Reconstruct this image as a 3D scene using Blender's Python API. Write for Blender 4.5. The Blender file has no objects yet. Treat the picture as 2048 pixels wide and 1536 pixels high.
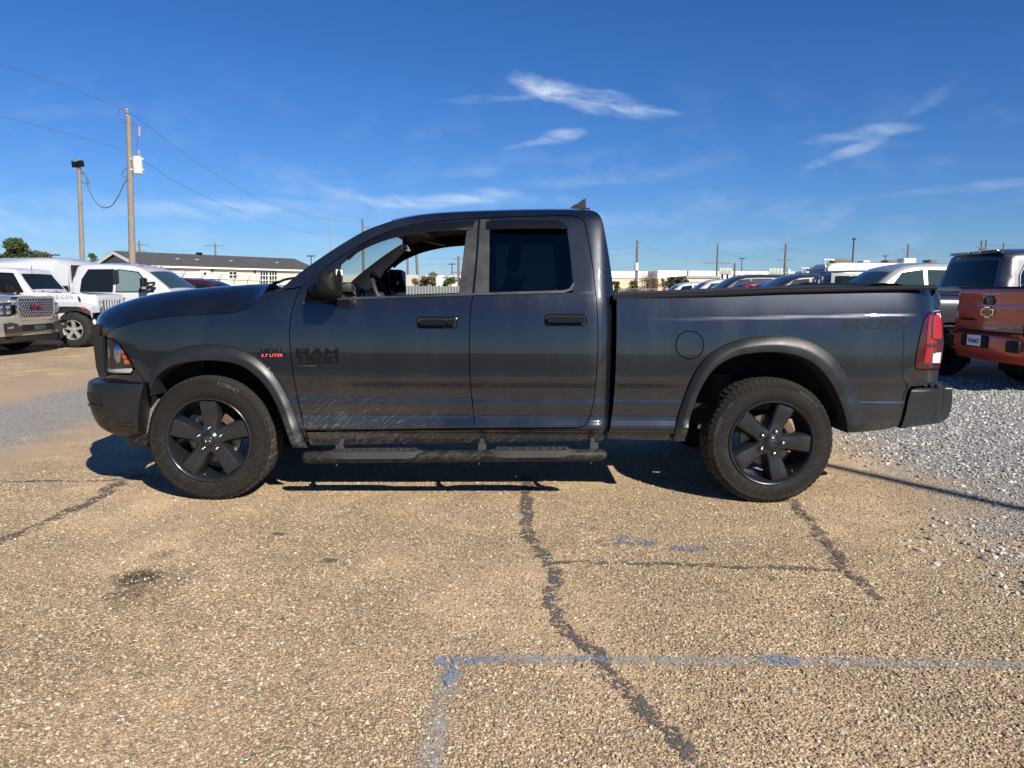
import bpy, bmesh, math, random
import numpy as np
from mathutils import Vector, Matrix
from mathutils.geometry import delaunay_2d_cdt

random.seed(7); RNG = np.random.default_rng(7)
SC = bpy.context.scene
COL = SC.collection
# ------------------------------------------------------------------ camera
F = 1450.0; CAMH = 1.38; PITCH = math.radians(7.46); ROLL = math.radians(0.3)
cam = bpy.data.cameras.new('camera'); cam.sensor_width = 36.0; cam.lens = F / 2048 * 36.0
cam.clip_start = 0.05; cam.clip_end = 6000
camo = bpy.data.objects.new('camera', cam); COL.objects.link(camo)
camo.matrix_world = Matrix.Translation((0, 0, CAMH)) @ Matrix.Rotation(math.pi/2 - PITCH, 4, 'X') @ Matrix.Rotation(ROLL, 4, 'Z')
SC.camera = camo
# ------------------------------------------------------------------ sun, sky, exposure
SUN = Vector((0.65, -1.0, 0.79)).normalized()
sl = bpy.data.lights.new('sun', 'SUN'); sl.energy = 5.0; sl.angle = math.radians(0.53); sl.color = (1.0, 0.93, 0.82)
so = bpy.data.objects.new('sun', sl); COL.objects.link(so)
so.rotation_euler = SUN.to_track_quat('Z', 'Y').to_euler(); so.location = (30, -40, 40)
SC.view_settings.view_transform = 'Standard'; SC.view_settings.look = 'None'
SC.view_settings.gamma = 1.0; SC.view_settings.use_curve_mapping = False
SC.view_settings.exposure = 0.58
SC.cycles.max_bounces = 8; SC.cycles.transparent_max_bounces = 16; SC.cycles.caustics_reflective = False; SC.cycles.caustics_refractive = False
SC.cycles.use_denoising = True

def ray(px, py):
    a = (px - 1024) / F; b = -(py - 768) / F
    c, s = math.cos(ROLL), math.sin(ROLL); a, b = a*c - b*s, a*s + b*c
    return np.array([a, math.cos(PITCH) + b*math.sin(PITCH), -math.sin(PITCH) + b*math.cos(PITCH)])
def U(px, py, Y):
    """point seen at (px,py) of the photograph on the vertical plane at distance Y"""
    r = ray(px, py); t = Y / r[1]; return np.array([r[0]*t, Y, CAMH + r[2]*t])
def G(px, py, z=0.0):
    r = ray(px, py); t = (z - CAMH) / r[2]; return np.array([r[0]*t, r[1]*t, z])

# ------------------------------------------------------------------ node helpers
class NT:
    def __init__(s, nt): s.nt = nt
    def n(s, typ, **kw):
        nd = s.nt.nodes.new(typ)
        for k, v in kw.items():
            if hasattr(nd, k) and k not in ('inputs',): setattr(nd, k, v)
        return nd
    def put(s, sock, v):
        if isinstance(v, bpy.types.NodeSocket): s.nt.links.new(v, sock)
        elif v is not None:
            if isinstance(v, (tuple, list)) and len(v) == 3 and sock.type == 'RGBA': v = (*v, 1)
            sock.default_value = v
    def math(s, op, a, b=None, c=None, clamp=False):
        nd = s.n('ShaderNodeMath', operation=op); nd.use_clamp = clamp
        s.put(nd.inputs[0], a); s.put(nd.inputs[1], b)
        if c is not None: s.put(nd.inputs[2], c)
        return nd.outputs[0]
    def mr(s, v, a, b, c=0.0, d=1.0, smooth=True):
        nd = s.n('ShaderNodeMapRange'); nd.interpolation_type = 'SMOOTHSTEP' if smooth else 'LINEAR'
        s.put(nd.inputs[0], v)
        for i, q in enumerate((a, b, c, d)): nd.inputs[i+1].default_value = q
        return nd.outputs[0]
    def noise(s, vec, scale, detail=4, rough=0.55, dist=0.0, out=0):
        nd = s.n('ShaderNodeTexNoise'); s.put(nd.inputs['Vector'], vec)
        nd.inputs['Scale'].default_value = scale; nd.inputs['Detail'].default_value = detail
        nd.inputs['Roughness'].default_value = rough; nd.inputs['Distortion'].default_value = dist
        return nd.outputs[out]
    def vor(s, vec, scale, feature='F1', rand=1.0):
        nd = s.n('ShaderNodeTexVoronoi', feature=feature); s.put(nd.inputs['Vector'], vec)
        nd.inputs['Scale'].default_value = scale; nd.inputs['Randomness'].default_value = rand
        return nd
    def mapping(s, vec, loc=(0,0,0), rot=(0,0,0), sc=(1,1,1)):
        nd = s.n('ShaderNodeMapping'); s.put(nd.inputs[0], vec)
        nd.inputs[1].default_value = loc; nd.inputs[2].default_value = rot; nd.inputs[3].default_value = sc
        return nd.outputs[0]
    def mix(s, f, a, b, blend='MIX'):
        nd = s.n('ShaderNodeMix', data_type='RGBA', blend_type=blend)
        s.put(nd.inputs[0], f); s.put(nd.inputs[6], a); s.put(nd.inputs[7], b); return nd.outputs[2]
    def ramp(s, f, stops, interp='LINEAR'):
        nd = s.n('ShaderNodeValToRGB'); e = nd.color_ramp.elements; nd.color_ramp.interpolation = interp
        while len(e) < len(stops): e.new(0.5)
        for el, (p, c) in zip(e, stops): el.position = p; el.color = (*c, 1) if len(c) == 3 else c
        s.put(nd.inputs[0], f); return nd.outputs[0]
    def bump(s, h, strength, dist, normal=None):
        nd = s.n('ShaderNodeBump'); s.put(nd.inputs['Height'], h); nd.inputs['Strength'].default_value = strength
        nd.inputs['Distance'].default_value = dist
        if normal is not None: s.put(nd.inputs['Normal'], normal)
        return nd.outputs[0]
    def pos(s): return s.n('ShaderNodeNewGeometry').outputs['Position']
    def obj(s): return s.n('ShaderNodeTexCoord').outputs['Object']
    def sep(s, v):
        nd = s.n('ShaderNodeSeparateXYZ'); s.put(nd.inputs[0], v); return nd.outputs
    def comb(s, x, y, z):
        nd = s.n('ShaderNodeCombineXYZ')
        for i, q in enumerate((x, y, z)): s.put(nd.inputs[i], q)
        return nd.outputs[0]
MATS = {}
def new_mat(name):
    m = bpy.data.materials.new(name); m.use_nodes = True; MATS[name] = m
    t = NT(m.node_tree); b = m.node_tree.nodes['Principled BSDF']; o = m.node_tree.nodes['Material Output']
    return m, t, b, o
def M(name, col, rough=0.5, metal=0.0, coat=0.0, var=0.0, vscale=6.0, bump=0.0, bscale=200.0, spec=0.5, emit=None, trans=0.0, coat_rough=0.03):
    if name in MATS: return MATS[name]
    m, t, b, o = new_mat(name)
    b.inputs['Base Color'].default_value = (*col, 1); b.inputs['Roughness'].default_value = rough
    b.inputs['Metallic'].default_value = metal; b.inputs['Coat Weight'].default_value = coat
    b.inputs['Coat Roughness'].default_value = coat_rough; b.inputs['Specular IOR Level'].default_value = spec
    if trans: b.inputs['Transmission Weight'].default_value = trans
    if var:
        f = t.noise(t.obj(), vscale, 5, 0.6)
        c = t.mix(f, tuple(x*(1-var) for x in col), tuple(min(1, x*(1+var)) for x in col)); t.put(b.inputs['Base Color'], c)
        t.put(b.inputs['Roughness'], t.mr(f, 0.3, 0.7, max(0, rough-0.08), min(1, rough+0.08)))
    if bump: t.put(b.inputs['Normal'], t.bump(t.noise(t.obj(), bscale, 2), bump, 0.002))
    return m
def glass_mat(name, tint, refl=1.0, rough=0.0):
    """thin pane: tinted see-through mixed with a Fresnel reflection"""
    m, t, b, o = new_mat(name); m.node_tree.nodes.remove(b)
    tr = t.n('ShaderNodeBsdfTransparent'); tr.inputs[0].default_value = (*tint, 1)
    gl = t.n('ShaderNodeBsdfGlossy'); gl.inputs['Roughness'].default_value = rough
    lw = t.n('ShaderNodeLayerWeight'); lw.inputs[0].default_value = .5
    fr = t.math('MULTIPLY_ADD', t.math('POWER', lw.outputs['Facing'], 5.0), .92, .045)
    mx = t.n('ShaderNodeMixShader'); t.put(mx.inputs[0], t.math('MULTIPLY', fr, refl, clamp=True))
    t.put(mx.inputs[1], tr.outputs[0]); t.put(mx.inputs[2], gl.outputs[0]); t.put(o.inputs[0], mx.outputs[0])
    return m

# ------------------------------------------------------------------ world: Nishita sky with cirrus wisps
W = bpy.data.worlds.new('World'); SC.world = W; W.use_nodes = True
wt = NT(W.node_tree); bg = W.node_tree.nodes['Background']
sky = wt.n('ShaderNodeTexSky', sky_type='NISHITA'); sky.sun_disc = False
sky.sun_elevation = math.asin(SUN.z); sky.sun_rotation = math.atan2(SUN.x, SUN.y)
sky.altitude = 0; sky.air_density = 1.0; sky.dust_density = 0.0; sky.ozone_density = 2.5
SKYS = 0.067
dirv = wt.n('ShaderNodeTexCoord').outputs['Generated']
dx, dy, dz = wt.sep(dirv)
az = wt.math('ARCTAN2', dx, dy); el = wt.math('ARCSINE', dz)
def azel(px, py):
    r = ray(px, py); r = r/np.linalg.norm(r); return math.atan2(r[0], r[1]), math.asin(r[2])
clouds = [  # centre, half length px, half height px, tilt (deg, + = right end lower), density
    (1090,178,75,22,10,1.2),(1190,203,115,22,15,1.2),(1290,218,75,10,10,.6),(1125,272,48,15,-6,.9),(1060,288,75,7,-10,.5),(985,197,100,8,-4,.55),
    (1720,270,100,11,-4,.6),(1695,302,80,11,-20,.55),(860,400,210,17,-3,.62),(960,395,90,10,-5,.5),(1180,355,170,14,-4,.32),
    (930,345,80,14,-10,.26),(1300,352,110,14,-5,.22),(1850,205,40,14,-35,.32),(1960,372,150,9,-2,.42),(1490,493,70,12,-3,.42),
    (1430,412,60,13,-4,.3),(1320,445,50,10,8,.4),(1240,440,120,16,0,.25),(60,420,190,30,-5,.35),(60,450,220,26,3,.3),(150,224,90,14,-8,.2),(600,380,130,20,10,.25),
    (430,415,200,18,-3,.4),(560,430,260,22,2,.4),(1100,405,60,12,0,.35),(700,405,160,22,5,.4)]
tot = None
wob = wt.math('SUBTRACT', wt.noise(wt.comb(wt.math('MULTIPLY', az, 9.0), wt.math('MULTIPLY', el, 16.0), 1.7), 1.6, 2, 0.6), 0.5)
str_ = wt.noise(wt.comb(wt.math('ADD', wt.math('MULTIPLY', az, 15.0), wt.math('MULTIPLY', el, 16.0)), wt.math('ADD', wt.math('MULTIPLY', el, 46.0), wt.math('MULTIPLY', az, 4.0)), 3.1), 1.0, 7, 0.60, 0.5)
strk = wt.mr(str_, 0.26, 0.80)
for k, (cx, cy, hl, hh, tilt, den) in enumerate(clouds):
    a0, e0 = azel(cx, cy); t_ = math.radians(tilt); ca, sa = math.cos(t_), math.sin(t_)
    u = wt.math('MULTIPLY_ADD', az, ca*F/hl, wt.math('MULTIPLY_ADD', el, -sa*F/hl, -(a0*ca-e0*sa)*F/hl))
    v = wt.math('MULTIPLY_ADD', az, sa*F/hh, wt.math('MULTIPLY_ADD', el, ca*F/hh, -(a0*sa+e0*ca)*F/hh))
    v = wt.math('MULTIPLY_ADD', wob, 2.2 if k % 2 else -2.2, v)
    r2 = wt.math('MULTIPLY_ADD', u, u, wt.math('MULTIPLY', v, v))
    m_ = wt.mr(r2, 1.35, -.1)
    den *= .60 if den > .5 else .42
    tot = wt.math('MULTIPLY', m_, den) if tot is None else wt.math('MULTIPLY_ADD', m_, den, tot)
tot = wt.math('MULTIPLY', tot, strk)
# faint veil low over the horizon, all the way round
tot = wt.math('ADD', tot, wt.math('MULTIPLY', wt.math('MULTIPLY', wt.mr(wob, -.05, .3), wt.mr(el, .32, .06)), .10))
tot = wt.math('MULTIPLY', tot, 1.0, clamp=True)
hs = wt.n('ShaderNodeHueSaturation'); hs.inputs['Saturation'].default_value = 1.08; tint = wt.mix(1.0, sky.outputs[0], (.44, .63, 1.0), 'MULTIPLY'); wt.put(hs.inputs['Color'], tint)
colr = wt.mix(tot, hs.outputs[0], (0.60/SKYS, 0.66/SKYS, 0.74/SKYS))
wt.put(bg.inputs[0], colr); bg.inputs[1].default_value = SKYS
W.cycles.sampling_method = 'MANUAL'; W.cycles.sample_map_resolution = 512

# ------------------------------------------------------------------ mesh helpers
def link(o, parent=None, label=None, cat=None, group=None, kind=None):
    COL.objects.link(o)
    if parent is not None: o.parent = parent
    for k, v in (('label', label), ('category', cat), ('group', group), ('kind', kind)):
        if v: o[k] = v
    return o
def empty(name, loc=(0,0,0), rz=0.0, parent=None, **kw):
    o = bpy.data.objects.new(name, None); o.location = loc; o.rotation_euler = (0, 0, rz); o.empty_display_size = 0.2
    return link(o, parent, **kw)
def mesh(name, verts, faces, mat, parent=None, smooth=True, normals=None, sharp=None, **kw):
    me = bpy.data.meshes.new(name)
    me.from_pydata([tuple(map(float, v)) for v in verts], [], [tuple(map(int, f)) for f in faces])
    if mat is not None: me.materials.append(mat)
    me.shade_smooth() if smooth else me.shade_flat()
    if smooth and sharp: me.set_sharp_from_angle(angle=math.radians(sharp))
    if normals is not None: me.normals_split_custom_set_from_vertices([tuple(map(float, n)) for n in normals])
    o = bpy.data.objects.new(name, me)
    return link(o, parent, **kw)
class MB:
    """collects shapes into one mesh"""
    def __init__(s): s.v = []; s.f = []
    def add(s, v, f):
        k = len(s.v); s.v += [tuple(p) for p in v]; s.f += [tuple(i + k for i in q) for q in f]; return s
    def box(s, c, d, rz=0.0, rx=0.0, ry=0.0, bev=0.0):
        x, y, z = (q/2 for q in d); R = Matrix.Rotation(rz, 3, 'Z') @ Matrix.Rotation(ry, 3, 'Y') @ Matrix.Rotation(rx, 3, 'X')
        if bev <= 0:
            P = [(i*x, j*y, k*z) for i in (-1,1) for j in (-1,1) for k in (-1,1)]
            Fc = [(0,1,3,2),(4,6,7,5),(0,4,5,1),(2,3,7,6),(0,2,6,4),(1,5,7,3)]
        else:
            bm = bmesh.new(); bmesh.ops.create_cube(bm, size=1.0)
            for v in bm.verts: v.co = Vector((v.co.x*2*x, v.co.y*2*y, v.co.z*2*z))
            bmesh.ops.bevel(bm, geom=bm.edges[:], offset=bev, segments=2, affect='EDGES', profile=0.5)
            bm.verts.index_update(); P = [tuple(v.co) for v in bm.verts]; Fc = [[v.index for v in f.verts] for f in bm.faces]; bm.free()
        return s.add([tuple(R @ Vector(p) + Vector(c)) for p in P], Fc)
    def tube(s, pts, r, n=8, cap=True):
        pts = [Vector(p) for p in pts]; rs = r if isinstance(r, (list, tuple)) else [r]*len(pts)
        V = []; up = None
        for i, p in enumerate(pts):
            d = (pts[min(i+1, len(pts)-1)] - pts[max(i-1, 0)])
            if d.length < 1e-9: d = Vector((0,0,1))
            d.normalize()
            if up is None: up = Vector((0,0,1)) if abs(d.z) < 0.9 else Vector((1,0,0))
            a = d.cross(up); a.normalize(); b = a.cross(d); up = b
            for k in range(n):
                t = 2*math.pi*k/n; V.append(p + (a*math.cos(t) + b*math.sin(t))*rs[i])
        Fc = [(i*n+k, i*n+(k+1) % n, (i+1)*n+(k+1) % n, (i+1)*n+k) for i in range(len(pts)-1) for k in range(n)]
        if cap: Fc += [tuple(range(n))[::-1], tuple((len(pts)-1)*n+k for k in range(n))]
        return s.add(V, [f[::-1] for f in Fc])
    def lathe(s, prof, n=48, axis='Y', c=(0,0,0), closed=False):
        """prof: (radius, offset along axis)"""
        V = []
        for k in range(n):
            t = 2*math.pi*k/n; ct, st = math.cos(t), math.sin(t)
            for r, h in prof:
                p = (r*ct, h, r*st) if axis == 'Y' else ((r*ct, r*st, h) if axis == 'Z' else (h, r*ct, r*st))
                V.append((p[0]+c[0], p[1]+c[1], p[2]+c[2]))
        m = len(prof); Fc = []
        for k in range(n):
            k2 = (k+1) % n
            for i in range(m-1 if not closed else m):
                i2 = (i+1) % m; Fc.append((k*m+i, k*m+i2, k2*m+i2, k2*m+i))
        return s.add(V, Fc)
    def grid(s, P):
        """P: array (m,n,3)"""
        P = np.asarray(P, float); m, n = P.shape[:2]
        return s.add(P.reshape(-1, 3), [(i*n+j, i*n+j+1, (i+1)*n+j+1, (i+1)*n+j) for i in range(m-1) for j in range(n-1)])
    def prism(s, poly, h0, h1, axis='Z'):
        """extrude a 2-D polygon (a,b) between h0 and h1 along axis"""
        def P(a, b, h): return (a, b, h) if axis == 'Z' else ((a, h, b) if axis == 'Y' else (h, a, b))
        n = len(poly); V = [P(a, b, h0) for a, b in poly] + [P(a, b, h1) for a, b in poly]
        return s.add(V, [tuple(range(n))[::-1], tuple(range(n, 2*n))] + [(i, (i+1) % n, n+(i+1) % n, n+i) for i in range(n)])
    def build(s, name, mat, parent=None, smooth=True, sharp=35, fix=True, **kw):
        o = mesh(name, s.v, s.f, mat, parent, smooth=False, **kw)
        if fix:
            bm = bmesh.new(); bm.from_mesh(o.data); bmesh.ops.recalc_face_normals(bm, faces=bm.faces); bm.to_mesh(o.data); bm.free()
        if smooth:
            o.data.shade_smooth(); o.data.set_sharp_from_angle(angle=math.radians(sharp))
        return o
def copy_tree(o, parent=None, mirror=False):
    c = o.copy(); COL.objects.link(c); c.parent = parent
    for ch in list(o.children): copy_tree(ch, c)
    return c
def pchip(xs, ys):
    xs = np.asarray(xs, float); ys = np.asarray(ys, float); h = np.diff(xs); d = np.diff(ys)/h
    m = np.zeros_like(ys); m[0] = d[0]; m[-1] = d[-1]
    for i in range(1, len(xs)-1):
        if d[i-1]*d[i] > 0:
            w1 = 2*h[i]+h[i-1]; w2 = h[i]+2*h[i-1]; m[i] = (w1+w2)/(w1/d[i-1]+w2/d[i])
    def f(x):
        x = np.clip(np.asarray(x, float), xs[0], xs[-1]); i = np.clip(np.searchsorted(xs, x)-1, 0, len(xs)-2)
        t = (x-xs[i])/h[i]
        return ((1+2*t)*(1-t)**2)*ys[i] + t*(1-t)**2*h[i]*m[i] + t*t*(3-2*t)*ys[i+1] + t*t*(t-1)*h[i]*m[i+1]
    return f
def catmull(pts, sub=6):
    P = np.asarray(pts, float)
    if len(P) < 3: return P
    Q = np.vstack([2*P[0]-P[1], P, 2*P[-1]-P[-2]]); out = []
    for i in range(1, len(Q)-2):
        for k in range(sub):
            t = k/sub; p0, p1, p2, p3 = Q[i-1], Q[i], Q[i+1], Q[i+2]
            out.append(0.5*((2*p1)+(-p0+p2)*t+(2*p0-5*p1+4*p2-p3)*t*t+(-p0+3*p1-3*p2+p3)*t**3))
    out.append(P[-1]); return np.array(out)
def in_poly(P, poly):
    x, y = P[:,0], P[:,1]; ins = np.zeros(len(P), bool); n = len(poly); j = n-1
    for i in range(n):
        xi, yi = poly[i]; xj, yj = poly[j]
        c = ((yi > y) != (yj > y)) & (x < (xj-xi)*(y-yi)/((yj-yi) or 1e-12)+xi); ins ^= c; j = i
    return ins
def dist_path(P, path, closed=True):
    A = np.asarray(path, float); B = np.roll(A, -1, 0) if closed else A[1:]; A = A if closed else A[:-1]
    best = np.full(len(P), 1e9)
    for a, b in zip(A, B):
        ab = b-a; L = ab@ab
        t = np.clip(((P-a)@ab)/(L or 1e-12), 0, 1); best = np.minimum(best, np.linalg.norm(P-(a+t[:,None]*ab), axis=1))
    return best
def offset_poly(P, d):
    """move each edge i (P[i]->P[i+1]) inwards by d[i]"""
    P = np.asarray(P, float); n = len(P); area = 0.5*np.sum(P[:,0]*np.roll(P[:,1],-1)-np.roll(P[:,0],-1)*P[:,1])
    sgn = 1 if area > 0 else -1; E = np.roll(P,-1,0)-P; L = np.linalg.norm(E, axis=1); L[L < 1e-9] = 1e-9
    N = np.stack([-E[:,1], E[:,0]], 1)/L[:,None]*sgn; out = P.copy()
    for i in range(n):
        n0, n1 = N[i-1], N[i]; d0, d1 = d[i-1], d[i]; det = n0[0]*n1[1]-n0[1]*n1[0]
        if abs(det) < 0.35:
            q = n0*d0+n1*d1; k = max(np.linalg.norm(n0+n1), 1e-6); out[i] = P[i] + (n0+n1)/k*max(d0, d1) if d0 or d1 else P[i]
        else:
            out[i] = P[i] + np.array([(d0*n1[1]-d1*n0[1])/det, (n0[0]*d1-n1[0]*d0)/det])
    return out
def cdt_fill(poly, dx, dz, keep=None):
    """triangulate a 2-D outline with a regular grid of inner points"""
    poly = np.asarray(poly, float); lo = poly.min(0); hi = poly.max(0)
    gx = np.arange(lo[0]+dx*.5, hi[0], dx); gz = np.arange(lo[1]+dz*.5, hi[1], dz)
    if len(gx) and len(gz):
        g = np.stack(np.meshgrid(gx, gz), -1).reshape(-1, 2); g = g[in_poly(g, poly)]
        if len(g): g = g[dist_path(g, poly) > 0.35*min(dx, dz)]
    else: g = np.zeros((0, 2))
    allp = np.vstack([poly, g]); n = len(poly)
    r = delaunay_2d_cdt([Vector(p) for p in allp], [], [list(range(n))], 1, 1e-6)
    V = np.array([tuple(v) for v in r[0]]); T = [tuple(t) for t in r[2]]
    return V, T
def text_geo(txt, size=1.0, extrude=0.0, bold=0.0, shear=0.0, spacing=1.0, align='CENTER', res=3):
    cu = bpy.data.curves.new('lettering', 'FONT'); cu.body = txt; cu.size = size; cu.extrude = extrude; cu.offset = bold
    cu.shear = shear; cu.space_character = spacing; cu.align_x = align; cu.align_y = 'CENTER'; cu.resolution_u = res
    o = bpy.data.objects.new('lettering', cu); COL.objects.link(o)
    dg = bpy.context.evaluated_depsgraph_get(); me = bpy.data.meshes.new_from_object(o.evaluated_get(dg))
    V = np.array([tuple(v.co) for v in me.vertices]).reshape(-1, 3); Fc = [tuple(p.vertices) for p in me.polygons]
    bpy.data.objects.remove(o); bpy.data.curves.remove(cu); bpy.data.meshes.remove(me)
    return V, Fc
# ================================================================== ground
def ground_material():
    m, t, b, o = new_mat('aggregate_ground'); P = t.pos(); x, y, z = t.sep(P)
    P2 = t.comb(x, y, 0.0)
    big = t.noise(P2, 0.55, 5, 0.6); med = t.noise(P2, 2.3, 5, 0.62); fin = t.noise(P2, 14.0, 4, 0.6)
    vc = t.vor(P2, 104.0); vs = t.vor(P2, 190.0)
    rnd = t.sep(vc.outputs['Color'])[0]; rnd2 = t.sep(vs.outputs['Color'])[1]
    peb = t.ramp(rnd, [(0.0,(.05,.038,.028)),(.20,(.16,.11,.065)),(.40,(.33,.225,.125)),(.58,(.45,.33,.18)),(.72,(.27,.15,.075)),(.84,(.60,.49,.31)),(1.0,(.74,.66,.50))])
    peb2 = t.ramp(rnd2, [(0.0,(.12,.09,.062)),(.4,(.31,.22,.13)),(.8,(.43,.33,.21)),(1.0,(.56,.48,.36))])
    peb = t.mix(t.mr(fin, .42, .62), peb, peb2)
    gap = t.mr(vc.outputs['Distance'], 0.0038*104, 0.0072*104)
    peb = t.mix(t.math('MULTIPLY', gap, .68), peb, (.062,.049,.038))
    # trodden dust fills the gaps in patches
    sand = t.mr(t.math('ADD', big, t.math('MULTIPLY', med, .35)), .58, .86)
    peb = t.mix(t.math('MULTIPLY', sand, .62), peb, t.mix(fin, (.40,.275,.165), (.47,.345,.22)))
    binder = t.math('MAXIMUM', t.mr(med, .62, .42), t.mr(t.noise(P2, .8, 4, .7), .56, .40))
    peb = t.mix(t.math('MULTIPLY', binder, .34), peb, (.14,.105,.074))
    peb = t.mix(1.0, peb, (1.60, 1.60, 1.53), 'MULTIPLY')
    # grey limestone gravel to the right
    gr = t.ramp(rnd, [(0.0,(.065,.062,.058)),(.3,(.22,.21,.195)),(.6,(.41,.395,.365)),(.85,(.58,.56,.52)),(1.0,(.72,.70,.66))])
    gr = t.mix(t.math('MULTIPLY', gap, .85), gr, (.045,.045,.05))
    edge = t.math('SUBTRACT', x, t.math('ADD', 1.50, t.math('MULTIPLY', y, .2)))
    edge = t.math('ADD', edge, t.math('MULTIPLY', t.math('SUBTRACT', med, .5), 1.9))
    edge = t.math('ADD', edge, t.math('MULTIPLY', t.math('SUBTRACT', fin, .5), .9))
    gm = t.math('MULTIPLY', t.mr(edge, .0, .95), t.mr(y, 1.6, 3.4))
    col = t.mix(gm, peb, gr)
    # worn grey drive lane to the left, with sandy verges
    xl = t.math('ADD', x, t.math('MULTIPLY', t.math('SUBTRACT', med, .5), .9))
    lane = t.math('MULTIPLY', t.mr(xl, -3.75, -4.75), t.mr(xl, -6.7, -5.6)); lane = t.math('MULTIPLY', lane, t.math('MULTIPLY', t.mr(y, 3.0, 5.0), t.mr(y, 15.0, 12.0)))
    lcol = t.ramp(rnd, [(0.0,(.13,.125,.12)),(.5,(.25,.24,.225)),(1.0,(.42,.40,.37))])
    col = t.mix(t.math('MULTIPLY', lane, .85), col, lcol)
    verge = t.math('ADD', t.math('MULTIPLY', t.mr(xl, -3.75, -4.0), t.mr(xl, -4.4, -4.05)), t.math('MULTIPLY', t.mr(xl, -5.9, -6.3), t.mr(xl, -7.6, -6.8)))
    col = t.mix(t.math('MULTIPLY', verge, .7), col, (.42,.30,.19))
    farl = t.math('MULTIPLY', t.mr(xl, -7.0, -7.6), t.mr(t.noise(t.mapping(P2, sc=(1, .45, 1)), 1.2, 5, .65), .45, .62))
    col = t.mix(t.math('MULTIPLY', farl, .32), col, (.22,.16,.10))
    # added dark ground behind the camera, unseen, to darken reflections in the doors
    col = t.mix(t.math('MULTIPLY', t.mr(t.math('ADD', y, t.math('MULTIPLY', med, 1.2)), -1.0, -2.4), .9), col, t.mix(rnd, (.035,.035,.036), (.085,.083,.08)))
    # oil stains with their own shape
    def blot(cx, cy, rx, ry, s, k):
        c = G(cx, cy); wx = abs(G(cx+rx, cy)[0]-c[0]); wy = abs(G(cx, cy-ry)[1]-c[1])
        u = t.math('DIVIDE', t.math('SUBTRACT', x, float(c[0])), float(wx)); v = t.math('DIVIDE', t.math('SUBTRACT', y, float(c[1])), float(wy))
        r = t.math('ADD', t.math('MULTIPLY', u, u), t.math('MULTIPLY', v, v))
        r = t.math('ADD', r, t.math('MULTIPLY', t.math('SUBTRACT', t.noise(P2, k, 4, .6), .5), 1.8))
        return t.math('MULTIPLY', t.mr(r, 1.0, .05), s)
    st = None
    for a in ((278,1156,66,22,.95,9),(255,1190,48,26,.65,9),(325,1108,30,14,.45,14),(240,1215,30,14,.4,12),(300,1175,95,48,.28,6),(60,1320,200,90,.12,3),(1520,1090,190,40,.14,3)):
        q = blot(*a); st = q if st is None else t.math('MAXIMUM', st, q)
    col = t.mix(st, col, (.060,.043,.028))
    t.put(b.inputs['Base Color'], col); b.inputs['Roughness'].default_value = .86; b.inputs['Specular IOR Level'].default_value = .28
    h1 = t.math('SUBTRACT', 1.0, vc.outputs['Distance']); h2 = t.math('SUBTRACT', 1.0, vs.outputs['Distance'])
    n1 = t.bump(t.math('ADD', t.math('MULTIPLY', h1, 1.0), t.math('MULTIPLY', rnd, .5)), .65, .007)
    n2 = t.bump(h2, .35, .003, n1); n3 = t.bump(t.math('ADD', med, t.math('MULTIPLY', fin, .3)), .25, .03, n2)
    t.put(b.inputs['Normal'], n3)
    return m
S_ = 2500.0
mb = MB(); ring = [0, 20, 60, 200, S_]
xs = [-S_, -200, -60, -20, 20, 60, 200, S_]; ys = [-S_, -200, -40, 0, 40, 200, S_]
mb.grid([[(x, y, 0) for x in xs] for y in ys]).build('ground', ground_material(), smooth=False, fix=False, kind='structure', label='tan exposed aggregate car lot with grey gravel at the right')
bpy.data.objects['ground'].data.flip_normals() if bpy.data.objects['ground'].data.polygons[0].normal.z < 0 else None

def ribbon(name, pts, width, mat, z, label=None, sub=6, kind='structure'):
    jit = 1.0 if name == 'crack_seal' else 0.0
    P = catmull([p[:2] for p in pts], sub); n = len(P)
    if n > 8: k_ = np.arange(n); P = P+np.stack([.011*np.sin(k_*1.7+len(name))+.009*np.sin(k_*.63+1.0), .008*np.sin(k_*1.1+2.0)], 1)*(jit)
    T = np.gradient(P, axis=0); T /= np.linalg.norm(T, axis=1)[:,None]; N = np.stack([-T[:,1], T[:,0]], 1)
    w = np.interp(np.linspace(0, 1, n), np.linspace(0, 1, len(width)), width) if isinstance(width, (list, tuple)) else np.full(n, width)
    if jit: w = w*(1+.28*np.sin(np.arange(n)*2.3)+.18*np.sin(np.arange(n)*.9+.5))
    s = np.concatenate([[0], np.cumsum(np.linalg.norm(np.diff(P, axis=0), axis=1))]); K = 5
    V = []; uv = []
    for i in range(n):
        for j in range(K):
            q = -1+2*j/(K-1); V.append((*(P[i]+N[i]*w[i]*.5*q), z)); uv.append((s[i], q))
    Fc = [(i*K+j, (i+1)*K+j, (i+1)*K+j+1, i*K+j+1)[::-1] for i in range(n-1) for j in range(K-1)]
    o = mesh(name, V, Fc, mat, smooth=False, kind=kind, label=label)
    if o.data.polygons[0].normal.z < 0: o.data.flip_normals()
    L = o.data.uv_layers.new(name='UVMap')
    for lp in o.data.loops: L.data[lp.index].uv = uv[lp.vertex_index]
    return o
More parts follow.
